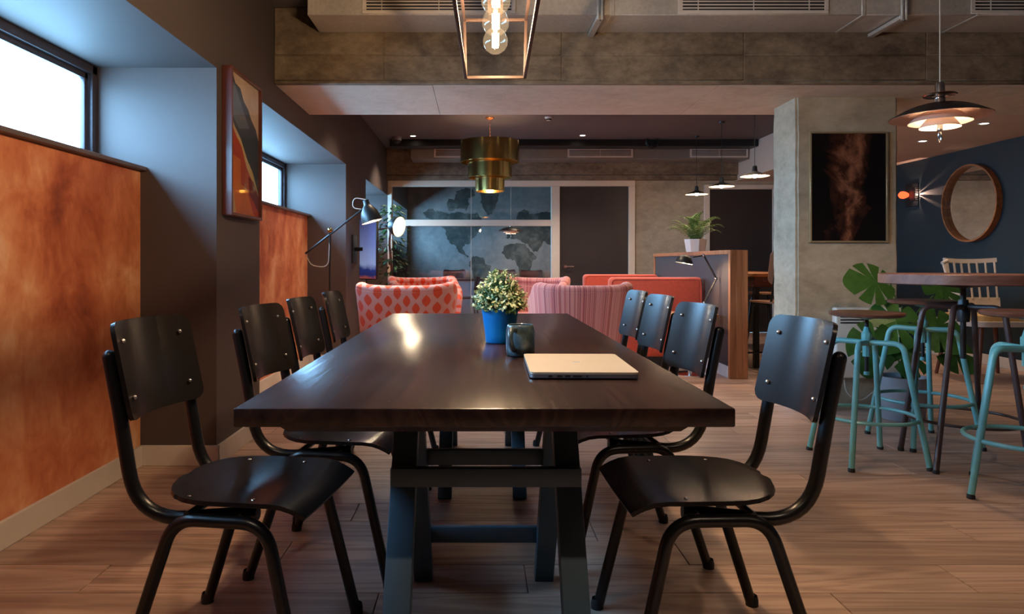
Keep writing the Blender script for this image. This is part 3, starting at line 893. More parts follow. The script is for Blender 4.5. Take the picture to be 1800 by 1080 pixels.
tag(cream.build('leaf_tips', 'box_cream', t, 0, False), kind='stuff')

# ------------------------------------------------------------------ lantern above the table
def build_lantern():
    yaw = math.radians(-1.25)
    t = thing('lantern_pendant', 'long bronze box frame lantern with globe bulbs hanging above the table', 'pendant lamp', (.071, 2.80, 1.80), yaw)
    w0, w1, h, L, b = .121, .126, .235, 1.25, .012
    B = lambda p, q: MB().bar(p, q, b, b, .001).build('frame_bar', 'bronze', t)
    for s in (-1, 1):
        B((s * w0, 0, 0), (s * w0, -L, 0)); B((s * w1, 0, h), (s * w1, -L, h))
        for yy in (0, -L): B((s * w0, yy, 0), (s * w1, yy, h))
    for yy in (0, -L):
        B((-w0, yy, 0), (w0, yy, 0)); B((-w1, yy, h), (w1, yy, h))
    MB().box(-.03, .03, -L, 0, h - .004, h + .016, .003).build('top_plate', 'bronze', t)
    for yy in (-.25, -L + .25): MB().tube([(0, yy, h), (0, yy, CEIL - 1.80)], .006, 8).build('suspension_rod', 'bronze', t)
    MB().box(-.05, .05, -L + .2, -.2, CEIL - 1.80 - .025, CEIL - 1.80, .004).build('ceiling_plate', 'bronze', t)
    for k in range(5):
        yy = -.20 - .205 * k
        bl_ = MB().lathe([(.013, .078), (.0135, .060), (.020, .050), (.038, .034), (.0465, .012), (.0475, 0), (.0455, -.015), (.036, -.031), (.02, -.043), (0, -.0475)], 28, (0, yy, .082)).build('bulb', 'bulb_glass', t, 60)
        fm = MB()
        for q in range(6):
            a = q * PI / 3; fm.tube([(.010 * math.cos(a), yy + .010 * math.sin(a), .082 - .022), (.014 * math.cos(a + .5), yy + .014 * math.sin(a + .5), .082 + .03)], .0016, 5)
        fm.build('filament', 'filament', bl_)
        MB().lathe([(0, .235), (.016, .235), (.018, .17), (.016, .155), (0, .155)], 16, (0, yy, 0)).build('bulb_socket', 'bronze', t)
        add_light('lantern_bulb_light', 'POINT', (0, yy, .086), 26, (1, .70, .42), .012, parent=t)
build_lantern()

# ------------------------------------------------------------------ brass tiered pendant
def build_brass():
    t = thing('tiered_pendant', 'three tier brushed brass drum pendant lamp hanging beyond the near beam', 'pendant lamp', (.139, 7.9, 1.865))
    def ring(r, z0, z1, nm):
        MB().lathe([(r, z0), (r, z1), (r - .006, z1), (r - .006, z0), (r, z0)], 56).build(nm, 'brass', t)
    ring(.342, .335, .575, 'upper_shade'); ring(.255, .155, .385, 'middle_shade'); ring(.170, 0.0, .205, 'lower_shade')
    for (r, z) in ((.342, .56), (.255, .37), (.170, .19)):
        m = MB()
        for k in range(3):
            a = k * 2 * PI / 3 + .4; m.bar((0, 0, z), (r * math.cos(a), r * math.sin(a), z), .008, .004)
        m.build('shade_spider', 'brass', t)
    MB().tube([(0, 0, .19), (0, 0, .60)], .008, 8).build('stem', 'copper', t)
    z = .60; k = 0
    while z < CEIL - 1.865 - .03:
        MB().tube([((.007 * math.cos(a) if k % 2 else 0), (0 if k % 2 else .007 * math.cos(a)), z + .012 + .014 * math.sin(a)) for a in [q * PI / 6 for q in range(12)]], .0022, 5, True).build('chain_link', 'copper', t)
        z += .0205; k += 1
    MB().lathe([(0, -.03), (.02, -.028), (.055, -.008), (.056, 0), (0, 0)], 24, (0, 0, CEIL - 1.865)).build('ceiling_rose', 'copper', t)
    MB().sphere((0, 0, .12), .04, 16, 10).build('bulb', 'lamp_on', t)
    add_light('brass_pendant_light', 'POINT', (0, 0, .05), 14, WARM, .03, parent=t)
    add_light('brass_pendant_uplight', 'POINT', (0, 0, .45), 10, WARM, .03, parent=t)
build_brass()

# ------------------------------------------------------------------ layered shade pendants
def build_layered(label, loc, s=1.0, energy=16, sv=1.1):
    t = thing('layered_pendant', label, 'pendant lamp', loc, 0, 'layered shade pendant lamps')
    L = lambda prof, mats, nm, n=56: MB().lathe([(r * s, z * s * sv) for r, z in prof], n).build(nm, mats, t, 35)
    # origin at rim height of the large shade
    def shade(R, r, zr, zt, nm, outer, inner):
        o = []
        for k in range(9):
            q = k / 8; o.append((R + (r - R) * q, zr + (zt - zr) * math.sin(q * PI / 2)))
        MB().lathe([(a * s, b * s * sv) for a, b in o], 56).build(nm, outer, t, 0 if False else 40)
        MB().lathe([(a * s, (b - .003) * s * sv) for a, b in reversed(o)], 56).build(nm + '_lining', inner, t, 40)
    shade(.275, .06, 0, .060, 'large_shade', 'ph_dark', 'ph_outer')
    shade(.170, .055, -.022, .030, 'middle_shade', 'ph_outer', 'lamp_white')
    shade(.110, .045, -.045, .002, 'lower_shade', 'ph_outer', 'lamp_white')
    L([(.0, .052), (.062, .052), (.064, .06), (.05, .066), (.0, .066)], 'ph_dark', 'cap')
    L([(.05, .098), (.088, .104), (.092, .100), (.088, .096), (.05, .093), (.05, .098)], 'copper', 'top_ring')
    L([(.0, .06), (.030, .062), (.028, .10), (.026, .15), (.020, .158), (0, .158)], 'chrome', 'neck', 24)
    m = MB()
    for k in range(3):
        a = k * 2 * PI / 3 + .5
        m.bar((.05 * s * math.cos(a), .05 * s * math.sin(a), .055 * s), (.085 * s * math.cos(a), .085 * s * math.sin(a), -.03 * s), .004 * s, .002 * s)
    m.build('shade_struts', 'chrome', t)
    L([(0, -.005), (.018, -.005), (.016, -.06), (.0, -.062)], 'chrome', 'inner_stem', 20)
    MB().tube([(0, .012 * s * math.cos(a), (-.090 + .024 * math.sin(a)) * s * sv) for a in [q * PI / 8 for q in range(16)]], .004 * s, 8, True).build('pull_loop', 'chrome', t)
    MB().tube([(0, 0, .15 * s * sv), (0, 0, CEIL - loc[2])], .0035, 6).build('cord', 'cable', t)
    MB().lathe([(0, -.03), (.045, -.03), (.05, 0), (0, 0)], 20, (0, 0, CEIL - loc[2])).build('ceiling_rose', 'ph_dark', t)
    MB().lathe([(.020 * s, -.004 * s), (.030 * s, .008 * s), (.030 * s, .028 * s), (.02 * s, .036 * s)], 20).build('bulb', 'lamp_on', t)
    add_light('layered_pendant_light', 'POINT', (.0, 0, .0), energy, WARM, .04, parent=t)
build_layered('layered dark and pink pendant lamp above the round bar table', (2.45, 3.62, 1.812), .86, 42, 1.35)
build_layered('small layered pendant lamp seen through the glass in the back room', (.57, 11.8, 1.59), .80, 22, 1.35)

# ------------------------------------------------------------------ cone pendants above the high counter
CP = [('left', 9.05), ('middle', 8.12), ('right', 7.15)]
LBL = ['farthest small cone pendant above the potted fern', 'middle of three small cone pendants', 'nearest small cone pendant beside the concrete column']
for (nm, d), lab in zip(CP, LBL):
    X = 2.9; zc = 1.945
    t = thing('cone_pendant', lab, 'pendant lamp', (X, d, zc), 0, 'small cone pendants over the high counter')
    MB().lathe([(.145, 0), (.142, .006), (.05, .040), (.028, .052), (.022, .105), (.010, .115), (0, .115)], 36).build('shade', 'black_metal', t)
    MB().lathe([(.020, .044), (.05, .035), (.142, .003), (.145, 0)], 36).build('shade_lining', 'lamp_white', t)
    MB().tube([(0, 0, .115), (0, 0, CEIL - zc)], .003, 6).build('cord', 'black_metal', t)
    MB().lathe([(0, -.02), (.03, -.02), (.035, 0), (0, 0)], 16, (0, 0, CEIL - zc)).build('ceiling_rose', 'black_metal', t)
    MB().sphere((0, 0, .008), .026, 14, 8).build('bulb', 'cone_on', t)
    add_light('cone_pendant_light', 'POINT', (0, 0, -.035), 7, WARM, .03, parent=t)

# ------------------------------------------------------------------ downlights
def downlight(label, x, y, z, energy, spot=110):
    t = thing('downlight', label, 'downlight', (x, y, z), 0, 'recessed ceiling downlights')
    MB().lathe([(.032, -.002), (.045, -.006), (.046, 0), (.032, 0), (.032, -.002)], 24).build('bezel', 'white_gloss', t)
    MB().lathe([(0, -.002), (.032, -.002)], 20).build('lens', 'downlight_on', t)
    add_light('downlight_beam', 'SPOT', (0, 0, -.012), energy, (1, .76, .54), .03, (0, 0, 0), spot, .7, t)
def at_z(x, y, z):
    d = (z - H) * 1200 / (462 - y); return (x - 840) * d / 1200, d
for lab, x, y, z, e in (('small round downlight left of the brass pendant', 726, 239, CEIL, 120), ('small round downlight right of the brass pendant', 1024, 238, CEIL, 120),
                        ('lower round downlight in the lowered ceiling beside the layered pendant', 1622, 248, 2.25, 34), ('upper round downlight in the lowered ceiling near the frame edge', 1730, 217, 2.25, 34)):
    X, d = at_z(x, y, z); downlight(lab, X, d, z, e)
for i, (X, Y) in enumerate(((-.75, .3), (1.2, .3), (2.6, .2), (3.9, 2.2))):  # unseen downlights added as warm fill for the near room
    downlight(['added fill downlight over the left aisle behind the camera', 'added fill downlight behind the camera right of the table', 'added unseen fill downlight over the open floor on the right', 'added unseen fill downlight beyond the bar table'][i], X, Y, CEIL, 46)

for lab, X, Y, e in (('added fill downlight above the near orange armchair, hidden by the beam', -.7, 6.3, 105), ('added fill downlight above the near striped armchair, hidden by the beam', .95, 6.3, 105),
                     ('added fill downlight above the red booth, hidden by the beam', 1.75, 7.5, 105), ('added fill downlight above the oak counter, hidden by the beam', 2.65, 7.4, 70),
                     ('added unseen fill downlight in the back room above the meeting table', .9, 12.0, 110)):
    downlight(lab, X, Y, CEIL, e)  # unseen downlights added to warm the far zone and back room

# smoke detector, dome camera
X, d = at_z(964, 206, CEIL)
t = thing('smoke_detector', 'small white smoke detector on the ceiling right of the brass pendant', 'smoke detector', (X, d, CEIL - .05))
MB().lathe([(0, .012), (.022, .012), (.034, .022), (.038, .038), (.044, .042), (.044, .05), (0, .05)], 24).build('housing', 'white_gloss', t)
MB().lathe([(.025, .013), (.035, .022), (.037, .027), (.025, .015)], 24).build('vent_ring', 'dark_slot', t)
t = thing('dome_camera', 'dark dome security camera in the far left ceiling corner', 'camera', (-1.08, 9.1, CEIL - .11))
MB().lathe([(0, .02), (.03, .024), (.05, .045), (.055, .07)], 20).build('dome', 'black_metal', t)
MB().lathe([(.062, .06), (.062, .11), (0, .11), (0, .06), (.062, .06)], 20).build('housing', 'pot_grey', t)

# ------------------------------------------------------------------ pictures, mirror, sconce, heater
t = thing('left_picture', 'abstract orange and slate picture in a deep red wood frame on the left pier', 'picture', (WL, 3.82, 1.68))
F0, F1, FZ0, FZ1, FD = -.25, .25, -.39, .395, .055
fm = MB().box(.001, FD, F0, F0 + .016, FZ0, FZ1, .002, 1).box(.001, FD, F1 - .016, F1, FZ0, FZ1, .002, 1).box(.001, FD, F0 + .016, F1 - .016, FZ0, FZ0 + .016, .002, 1).box(.001, FD, F0 + .016, F1 - .016, FZ1 - .016, FZ1, .002, 1)
fm.build('picture_frame', 'frame_wood', t)
for nm, c in (('art_beige', srgb(214, 186, 156)), ('art_slate', srgb(52, 62, 78)), ('art_mid', srgb(96, 108, 122)), ('art_red', srgb(176, 62, 34)), ('art_orange', srgb(208, 112, 52)), ('art_sand', srgb(196, 168, 120)), ('art_plum', srgb(110, 42, 48))):
    MAT[nm] = simple(nm + '_print', c, .5, namt=.16, nscale=7)
cv = MB(); artm = ['art_slate', 'art_beige', 'art_mid', 'art_red', 'art_orange', 'art_sand', 'art_plum']
w_, h_ = F1 - F0 - .032, FZ1 - FZ0 - .032
def poly(idx, pts, lay):
    cv.mi = idx
    vs = [cv.bm.verts.new((.036 + lay * .0004, F0 + .016 + a * w_, FZ0 + .016 + b * h_)) for a, b in pts]
    cv._face(vs)
poly(0, [(0, 0), (1, 0), (1, 1), (0, 1)], 0)
poly(1, [(.08, 1), (1, 1), (1, .60), (.90, .68), (.72, .74), (.62, .80), (.46, .84), (.34, .92), (.18, .93)], 1)
poly(2, [(0, .93), (.14, .93), (.50, .74), (.66, .66), (.30, .62), (0, .72)], 1)
poly(5, [(0, .70), (.16, .62), (.36, .55), (.58, .42), (.78, .34), (1, .18), (1, 0), (0, 0)], 1)
poly(3, [(0, .66), (.20, .56), (.38, .50), (.56, .36), (.74, .28), (1, .12), (1, 0), (0, 0)], 2)
poly(4, [(.0, .42), (.34, .40), (.36, .22), (.56, .20), (.80, .02), (.9, 0), (.1, 0), (.0, .2)], 3)
poly(6, [(.62, .30), (.80, .27), (1, .16), (1, .04), (.8, .12), (.66, .16)], 3)
poly(5, [(0, 0), (.20, 0), (.14, .10), (.10, .20), (0, .22)], 4)
cv.build('art_print', artm, t, 0, False)
MB().box(.045, .047, F0 + .016, F1 - .016, FZ0 + .016, FZ1 - .016).build('picture_glass', 'picture_glass', t)
MB().box(.0, .034, F0 + .01, F1 - .01, FZ0 + .01, FZ1 - .01 - .001).build('backing_board', 'dark_slot', t)

t = thing('nebula_picture', 'dark nebula picture in a thin brass frame on the concrete column', 'picture', (2.625, CY0, 1.575))
hw, hh = .276, .392
MB().box(-hw + .004, hw - .004, -.018, -.001, -hh + .004, hh - .004).build('art_print', 'nebula', t, 0)
MB().box(-hw, -hw + .012, -.026, 0, -hh, hh, .001, 1).box(hw - .012, hw, -.026, 0, -hh, hh, .001, 1).box(-hw + .012, hw - .012, -.026, 0, -hh, -hh + .012, .001, 1).box(-hw + .012, hw - .012, -.026, 0, hh - .012, hh, .001, 1).build('picture_frame', 'gold_frame', t)

t = thing('round_mirror', 'round mirror in a deep walnut hoop on the navy wall', 'mirror', (WR, 7.17, 1.665))
RX = Matrix.Rotation(-PI / 2, 4, 'Y')
MB().lathe([(.392, 0), (.408, 0), (.408, .06), (.392, .06), (.392, 0)], 64, mat=RX).build('hoop', 'hoop', t)
MB().lathe([(0, .012), (.392, .012)], 64, mat=RX).build('mirror_glass', 'mirror', t)

t = thing('wall_sconce', 'small wall lamp with a red bulb on the navy wall', 'wall lamp', (WR, 8.17, 1.85))
MB().box(-.012, 0, -.12, .12, -.14, .14, .004).build('back_plate', 'black_metal', t)
MB().lathe([(.075, .010), (.078, .025), (.055, .05), (.0, .055)], 28, mat=RX).build('boss', 'black_metal', t)
fins = MB()
for k in range(8):
    z_ = -.077 + .022 * k
    fins.box(-.06, -.006, -.142, -.128, z_ - .0045, z_ + .0045)
fins.box(-.066, -.06, -.145, -.05, -.085, .085, .002, 1)
fins.build('comb_louvre', 'black_metal', t)
MB().lathe([(.02, .05), (.035, .075), (.045, .11), (.04, .14), (.02, .16), (0, .165)], 20, mat=RX).build('bulb', 'red_bulb', t)
add_light('sconce_light', 'POINT', (-.045, -.085, 0), 5.0, (1, .62, .46), .002, parent=t)

t = thing('panel_heater', 'cream panel heater with a top grille on the concrete column', 'heater', (2.74, CY0, .48))
MB().box(-.235, .235, -.075, -.012, -.25, .245, .012, 3).build('casing', 'heater', t)
for k in range(4):
    MB().box(-.205, .205, -.079, -.074, .135 + k * .021, .144 + k * .021).build('grille_slot', 'dark_slot', t)
MB().box(-.2, .2, -.012, 0, -.2, .2).build('wall_bracket', 'dark_slot', t)
MB().tube(fillet([(-.16, -.04, -.25), (-.15, -.05, -.36), (-.05, -.06, -.42), (.06, -.05, -.33), (.10, -.04, -.25)], .09), .005, 8).build('cable', 'cable', t)

# ------------------------------------------------------------------ bar table and stools
def make_stool():
    t = thing('bar_stool', 'x', 'stool', group='turquoise stools around the bar table')
    Z = .80
    MB().lathe([(0, Z - .024), (.158, Z - .024), (.176, Z - .018), (.180, Z - .007), (.174, Z), (.10, Z - .002), (0, Z - .004)], 44).build('seat', 'stool_seat', t)
    MB().lathe([(0, .47), (.010, .47), (.010, Z - .02), (0, Z - .02)], 14).build('screw_spindle', 'black_metal', t)
    MB().lathe([(0, Z - .045), (.05, Z - .03), (.06, Z - .022), (0, Z - .022)], 20).build('seat_plate', 'turq', t)
    MB().lathe([(.010, .56), (.020, .56), (.020, .645), (.026, .652), (.026, .685), (.02, .69), (.012, .72), (.010, .72), (.010, .56)], 8).build('hub', 'turq', t)
    MB().lathe([(0, .46), (.014, .46), (.014, .475), (.009, .48)], 12).build('spindle_end', 'turq', t)
    for k in range(4):
        a = PI / 4 + k * PI / 2
        c, s_ = math.cos(a), math.sin(a)
        path = fillet([(.012 * c, .012 * s_, .635), (.165 * c, .165 * s_, .640), (.283 * c, .283 * s_, .012)], .055, 8)
        lg = MB().tube(path, .0145, 12).build('leg', 'turq', t)
        MB().lathe([(0, 0), (.0165, 0), (.0165, .014), (.014, .02)], 12, (.284 * c, .284 * s_, 0)).build('rubber_foot', 'rubber', lg)
    MB().tube([(.236 * math.cos(q * PI / 24), .236 * math.sin(q * PI / 24), .245) for q in range(48)], .010, 8, True).build('foot_ring', 'turq', t)
    return t
st0 = make_stool()
ST = [('turquoise bar stool nearest the black chair, left of the bar table', 2.05, 3.60, 2, .975),
      ('turquoise bar stool behind the bar table beside the monstera', 2.58, 3.96, 3, 1.03),
      ('turquoise bar stool at the right edge, cut off by the frame', 2.455, 3.05, -37, 1.03)]
for i, (lab, X, Y, a, s) in enumerate(ST):
    o = st0 if i == 0 else copy_tree(st0)
    o.location = (X, Y, 0); o.rotation_euler = (0, 0, math.radians(a)); o.scale = (1, 1, s); o['label'] = lab

t = thing('bar_table', 'round wooden bar table on dark brown tube legs', 'table', (2.63, 3.70, 0))
MB().lathe([(0, .925), (.395, .925), (.40, .929), (.40, .976), (.396, .98), (0, .98)], 72).build('tabletop', 'bar_top', t)
MB().lathe([(0, .52), (.014, .52), (.014, .92), (0, .92)], 14).build('screw_spindle', 'black_metal', t)
MB().lathe([(0, .90), (.12, .915), (.14, .925), (0, .925)], 24).build('top_plate', 'black_metal', t)
MB().lathe([(.014, .72), (.03, .72), (.034, .76), (.03, .80), (.024, .84), (.014, .84), (.014, .72)], 14).build('hub', 'black_metal', t)
for k, a in enumerate((222, 165, 300, 40)):
    r_ = math.radians(a); c, s_ = math.cos(r_), math.sin(r_)
    rf = (.50, .30, .30, .32)[k]
    path = fillet([(.02 * c, .02 * s_, .80), (.19 * c, .19 * s_, .805), (rf * c, rf * s_, .012)], .06, 8)
    lg = MB().tube(path, .0145, 12).build('leg', 'brown_tube', t)
    MB().lathe([(0, 0), (.016, 0), (.016, .014), (.0145, .02)], 12, (rf * c, rf * s_, 0)).build('rubber_foot', 'rubber', lg)
MB().tube([(.27 * math.cos(q * PI / 24), .27 * math.sin(q * PI / 24), .20) for q in range(48)], .008, 8, True).build('foot_ring', 'brown_tube', t)

# ------------------------------------------------------------------ monstera
def monstera_mesh():
    m = MB(); n = 72; rim = []
    for k in range(n):
        a = -PI + 2 * PI * k / n                         # 0 = tip
        r = .5 * (1 + .12 * math.cos(a)) * (1 - .55 * math.exp(-((abs(a) - PI) / .16) ** 2))
        r *= 1 + .18 * math.exp(-(a / .35) ** 2)
        rim.append((a, r))
    V0 = m.bm.verts.new((0, 0, 0)); out = []
    for i, (a, r) in enumerate(rim):
        slit = abs(a) > .35 and abs(a) < 2.5 and (i % 8 in (3,))
        rr = r * (.42 if slit else 1)
        x, y = rr * math.cos(a) + .02, rr * math.sin(a) * .92
        out.append(m.bm.verts.new((x, y, -.16 * (x * x + y * y) - .18 * abs(y) * .5)))
    for i in range(n): m._face([V0, out[i], out[(i + 1) % n]])
    for v in list(m.bm.verts): v.co.x += .30
    return m.mesh('leaf', 'monstera', 30)
t = thing('monstera', 'monstera plant with large split leaves in a grey pot beside the column', 'potted plant', (2.83, 4.55, 0))
MB().lathe([(0, 0), (.125, 0), (.13, .006), (.15, .27), (.15, .285), (.138, .285), (.135, .26), (0, .25)], 36).build('pot', 'pot_grey', t, 50)
MB().lathe([(.137, .255), (.06, .262), (0, .262)], 24).build('soil', 'soil', t)
lm = monstera_mesh()
def orient(o, loc, d, up, s):
    d = Vector(d).normalized(); up = Vector(up); y = up.cross(d).normalized(); z = d.cross(y)
    M4 = Matrix((d, y, z)).transposed().to_4x4()
    o.matrix_basis = Matrix.Translation(loc) @ M4 @ Matrix.Diagonal((s, s, s, 1))
base = Vector((2.83, 4.55, 0))
LV = [((1565, 498), 4.45, (-1, -.15, .05), (0, -1, .5), .33), ((1585, 540), 4.42, (-.5, -.3, -.75), (-.2, -1, .3), .36), ((1620, 555), 4.50, (.5, -.3, -.5), (.1, -1, .4), .34),
      ((1540, 575), 4.36, (-.25, -.2, -.95), (-.1, -1, .2), .34), ((1655, 600), 4.55, (.7, -.2, -.6), (.2, -1, .4), .30), ((1600, 600), 4.40, (-.3, -.5, -.8), (0, -1, .5), .28), ((1640, 520), 4.62, (.6, .2, .3), (.0, -1, .6), .28)]
for (q, d, dr, up, s) in LV:
    p = px(q[0], q[1], d) - base
    o = bpy.data.objects.new('leaf', lm); COL.objects.link(o); o.parent = t; orient(o, p, dr, up, s)
    MB().tube(fillet([(0, 0, .25), (p.x * .3, p.y * .3, .25 + (p.z - .25) * .75), tuple(p)], .3, 6), .005, 6).build('leaf_stem', 'monstera', t)

# ------------------------------------------------------------------ spindle-back chair by the navy wall
t = thing('spindle_chair', 'cream spindle back chair with dark legs before the navy wall', 'chair', (4.60, 6.15, 0))
Bx0, Bx1 = -.16, .26                                            # flat part of the back, facing the camera
def bk(x, z, bow=.03):
    u = (x - (Bx0 + Bx1) / 2) / .21
    return (x + .03 * u * (z - .7) * 1.2, .25 - bow * u * u + .16 * (z - .6), z)
for k in range(7):
    x = Bx0 + (Bx1 - Bx0) * k / 6
    MB().tube([bk(x, .70), bk(x, 1.045)], .009, 8).build('spindle', 'white_chair', t)
P = [[Vector(bk(Bx0 - .02 + (Bx1 - Bx0 + .04) * k / 12, z)) for z in (1.035 + .012 * ((k - 6) / 6) ** 2, 1.075 + .012 * ((k - 6) / 6) ** 2)] for k in range(13)]
MB().sheet(P, None, .022).build('top_rail', 'white_chair', t)
P = [[Vector(bk(Bx0 - .01 + (Bx1 - Bx0 + .03) * k / 12, z)) for z in (.60, .715)] for k in range(13)]
MB().sheet(P, None, .02).build('lower_back_band', 'white_chair', t)
# left wing: dense spindles leaning forward to the arm
for k in range(6):
    q = k / 5
    top = Vector(bk(Bx0, 1.05)) + Vector((-.11 * q, -.10 * q, -.012 * q)); bot = Vector((-.20 - .14 * q, .22 - .32 * q, .55))
    MB().tube([tuple(bot), tuple(top)], .009, 8).build('wing_spindle', 'white_chair', t)
MB().tube([bk(Bx0, 1.06), tuple(Vector(bk(Bx0, 1.05)) + Vector((-.12, -.11, -.012)))], .015, 8).build('wing_rail', 'white_chair', t)
MB().tube(fillet([(-.22, .20, .77), (-.34, -.08, .765), (-.40, -.22, .76)], .1), .016, 8).build('armrest', 'white_chair', t)
for q in (0, .5, 1): MB().tube([(-.30 - .07 * q, .0 - .2 * q, .53), (-.31 - .08 * q, .0 - .2 * q, .76)], .009, 8).build('arm_spindle', 'white_chair', t)
MB().prism(rrect(.66, .60, .12), xyz, .485, .53).build('seat', 'white_chair', t)
MB().prism(rrect(.54, .50, .10), xyz, .53, .575).build('seat_pad', 'seat_pad', t)
for sx, sy in ((-1, -1), (-1, 1), (1, -1), (1, 1)):
    MB().tube([(sx * .29, sy * .27, 0), (sx * .22, sy * .21, .485)], [.014, .02], 10).build('leg', 'leg_wood', t)

# ------------------------------------------------------------------ oak framed divider, booth, side table
DXa, DXb, DYa, DYb = 2.25, 2.41, 6.09, 8.75
t = thing('booth_divider', 'grey booth divider with thick oak end post and oak capping', 'divider', (DXa, DYa, 0))
for k in range(3):
    MB().box(k * .0535, (k + 1) * .0535 - .001, 0, .05, 0, 1.152, .002, 1).build('oak_stave', 'oak', t)
MB().box(-.002, .162, .05, DYb - DYa, 1.115, 1.154, .003, 1).build('capping', 'oak', t)
MB().box(.0, .16, DYb - DYa - .05, DYb - DYa, 0, 1.115, .003, 1).build('oak_end_post', 'oak', t)
MB().box(.012, .148, .05, DYb - DYa - .05, 0, 1.115).build('panel', 'partition_grey', t, 0)
MB().box(.0, .012, .05, DYb - DYa - .05, 0, .105, .002, 1).build('baseboard', 'white_gloss', t)

def bench(label, y0, y1, seat_dir):
    w = .93; x0 = 1.31
    t = thing('booth_bench', label, 'bench', (x0 + w / 2, (y0 + y1) / 2, 0), 0, 'red booth benches')
    hy = (y1 - y0) / 2
    MB().box(-w / 2, w / 2, -hy, hy, .10, .895, .045, 4).build('back', 'red_fabric', t, 60)
    pts = [(-w / 2 + .02, -hy + .004, .10), (-w / 2 + .02, -hy + .004, .875), (w / 2 - .02, -hy + .004, .875), (w / 2 - .02, -hy + .004, .10)]
    MB().tube(fillet(pts, .05), .006, 8).build('piping', 'red_fabric', t)
    s0, s1 = (hy, hy + .46) if seat_dir > 0 else (-hy - .46, -hy)
    MB().box(-w / 2, w / 2, s0, s1, .12, .44, .035, 3).build('seat_cushion', 'red_fabric', t, 60)
    MB().box(-w / 2 + .03, w / 2 - .03, min(-hy, s0) + .03, max(hy, s1) - .03, 0, .12).build('plinth', 'dark_slot', t, 0)
bench('near red upholstered booth bench seen from behind', 6.78, 6.92, 1)
bench('far red upholstered booth bench facing the table side', 8.45, 8.59, -1)

t = thing('side_table', 'small wooden side table on a chrome foot in front of the red booth', 'table', (1.98, 6.38, 0))
MB().prism(rrect(.42, .42, .05), xyz, .545, .57).build('tabletop', 'tan_ply', t)
MB().tube([(0, 0, .012), (0, 0, .545)], .02, 14).build('column', 'chrome', t)
MB().lathe([(0, 0), (.16, 0), (.16, .006), (.03, .016), (0, .016)], 32).build('base', 'chrome', t)

t = thing('desk_lamp', 'black jointed desk lamp in front of the grey divider', 'desk lamp', (2.06, 6.38, .57))
o0 = Vector((2.06, 6.38, .57))
L_ = lambda x, y: px(x, y, 6.38) - o0
MB().lathe([(0, 0), (.075, 0), (.075, .015), (.02, .025), (0, .025)], 28).build('base', 'black_metal', t)
p1, p2, p3, p4 = L_(1238, 532), L_(1259, 490), L_(1237, 449), L_(1218, 452)
MB().tube([(0, 0, .02), tuple(p1)], .008, 8).build('post', 'black_metal', t)
for dy in (-.012, .012):
    MB().tube([(p1.x, p1.y + dy, p1.z), (p2.x, p2.y + dy, p2.z)], .0055, 8).build('lower_arm', 'black_metal', t)
    MB().tube([(p2.x, p2.y + dy, p2.z), (p3.x, p3.y + dy, p3.z)], .0055, 8).build('upper_arm', 'black_metal', t)
for p in (p1, p2, p3): MB().sphere(p, .014, 10, 8).build('joint', 'chrome', t)
MB().tube([tuple(p3), tuple(p4)], .007, 8).build('head_arm', 'black_metal', t)
HM = Matrix.Translation(L_(1202, 463)) @ Matrix.Rotation(.18, 4, 'Y')
MB().lathe([(.080, 0), (.078, .02), (.060, .055), (.035, .075), (.0, .08)], 28, mat=HM).build('shade', 'black_metal', t)
MB().lathe([(.0, .07), (.033, .065), (.057, .045), (.075, .016), (.078, .001)], 28, mat=HM).build('shade_lining', 'lamp_white', t)
MB().sphere(HM @ Vector((0, 0, .02)), .022, 12, 8).build('bulb', 'lamp_on', t)
MB().tube([tuple(L_(1214, 462)), tuple(L_(1217, 476))], .004, 6).build('handle', 'chrome', t)
pl_ = HM @ Vector((0, 0, .0)); add_light('desk_lamp_light', 'SPOT', pl_ + Vector((.03, .05, -.01)), 16, WARM, .02, (math.radians(-35), math.radians(-40), 0), 130, .6, t)

# fern on the divider
def frond_mesh():
    m = MB(); n = 15
    pts = [Vector((.30 * k / n, 0, .16 * math.sin(k / n * 2.3))) for k in range(n + 1)]
    m.tube(pts, [.003 - .002 * k / n for k in range(n + 1)], 4)
    for k in range(1, n + 1):
        for s in (-1, 1):
            L = .062 * math.sin(PI * (k / n * .86 + .10)) + .008
            leafquad(m, pts[k], Vector((.5, s, -.1)), Vector((1, -s * .5, 0)), L, .0085)
    return m.mesh('frond', 'fern', 0)
fm_ = frond_mesh()
t = thing('potted_fern', 'green fern in a white faceted pot on the oak capping', 'potted plant', (2.315, 7.26, 1.154))
MB().lathe([(0, 0), (.100, 0), (.122, .135), (.108, .135), (.100, .115), (0, .115)], 8).build('pot', 'pot_white', t, 20)
MB().lathe([(.102, .117), (0, .122)], 8).build('soil', 'soil', t)
rnd = random.Random(5)
for k in range(34):
    o = bpy.data.objects.new('frond', fm_); COL.objects.link(o); o.parent = t
    a = k * 2.4; tilt = rnd.uniform(-.50, .10) if k < 24 else rnd.uniform(-1.0, -.5)
    o.location = (.03 * math.cos(a), .03 * math.sin(a), .118)
    o.rotation_euler = (0, tilt, a); s = rnd.uniform(.72, 1.02); o.scale = (s, s, s)

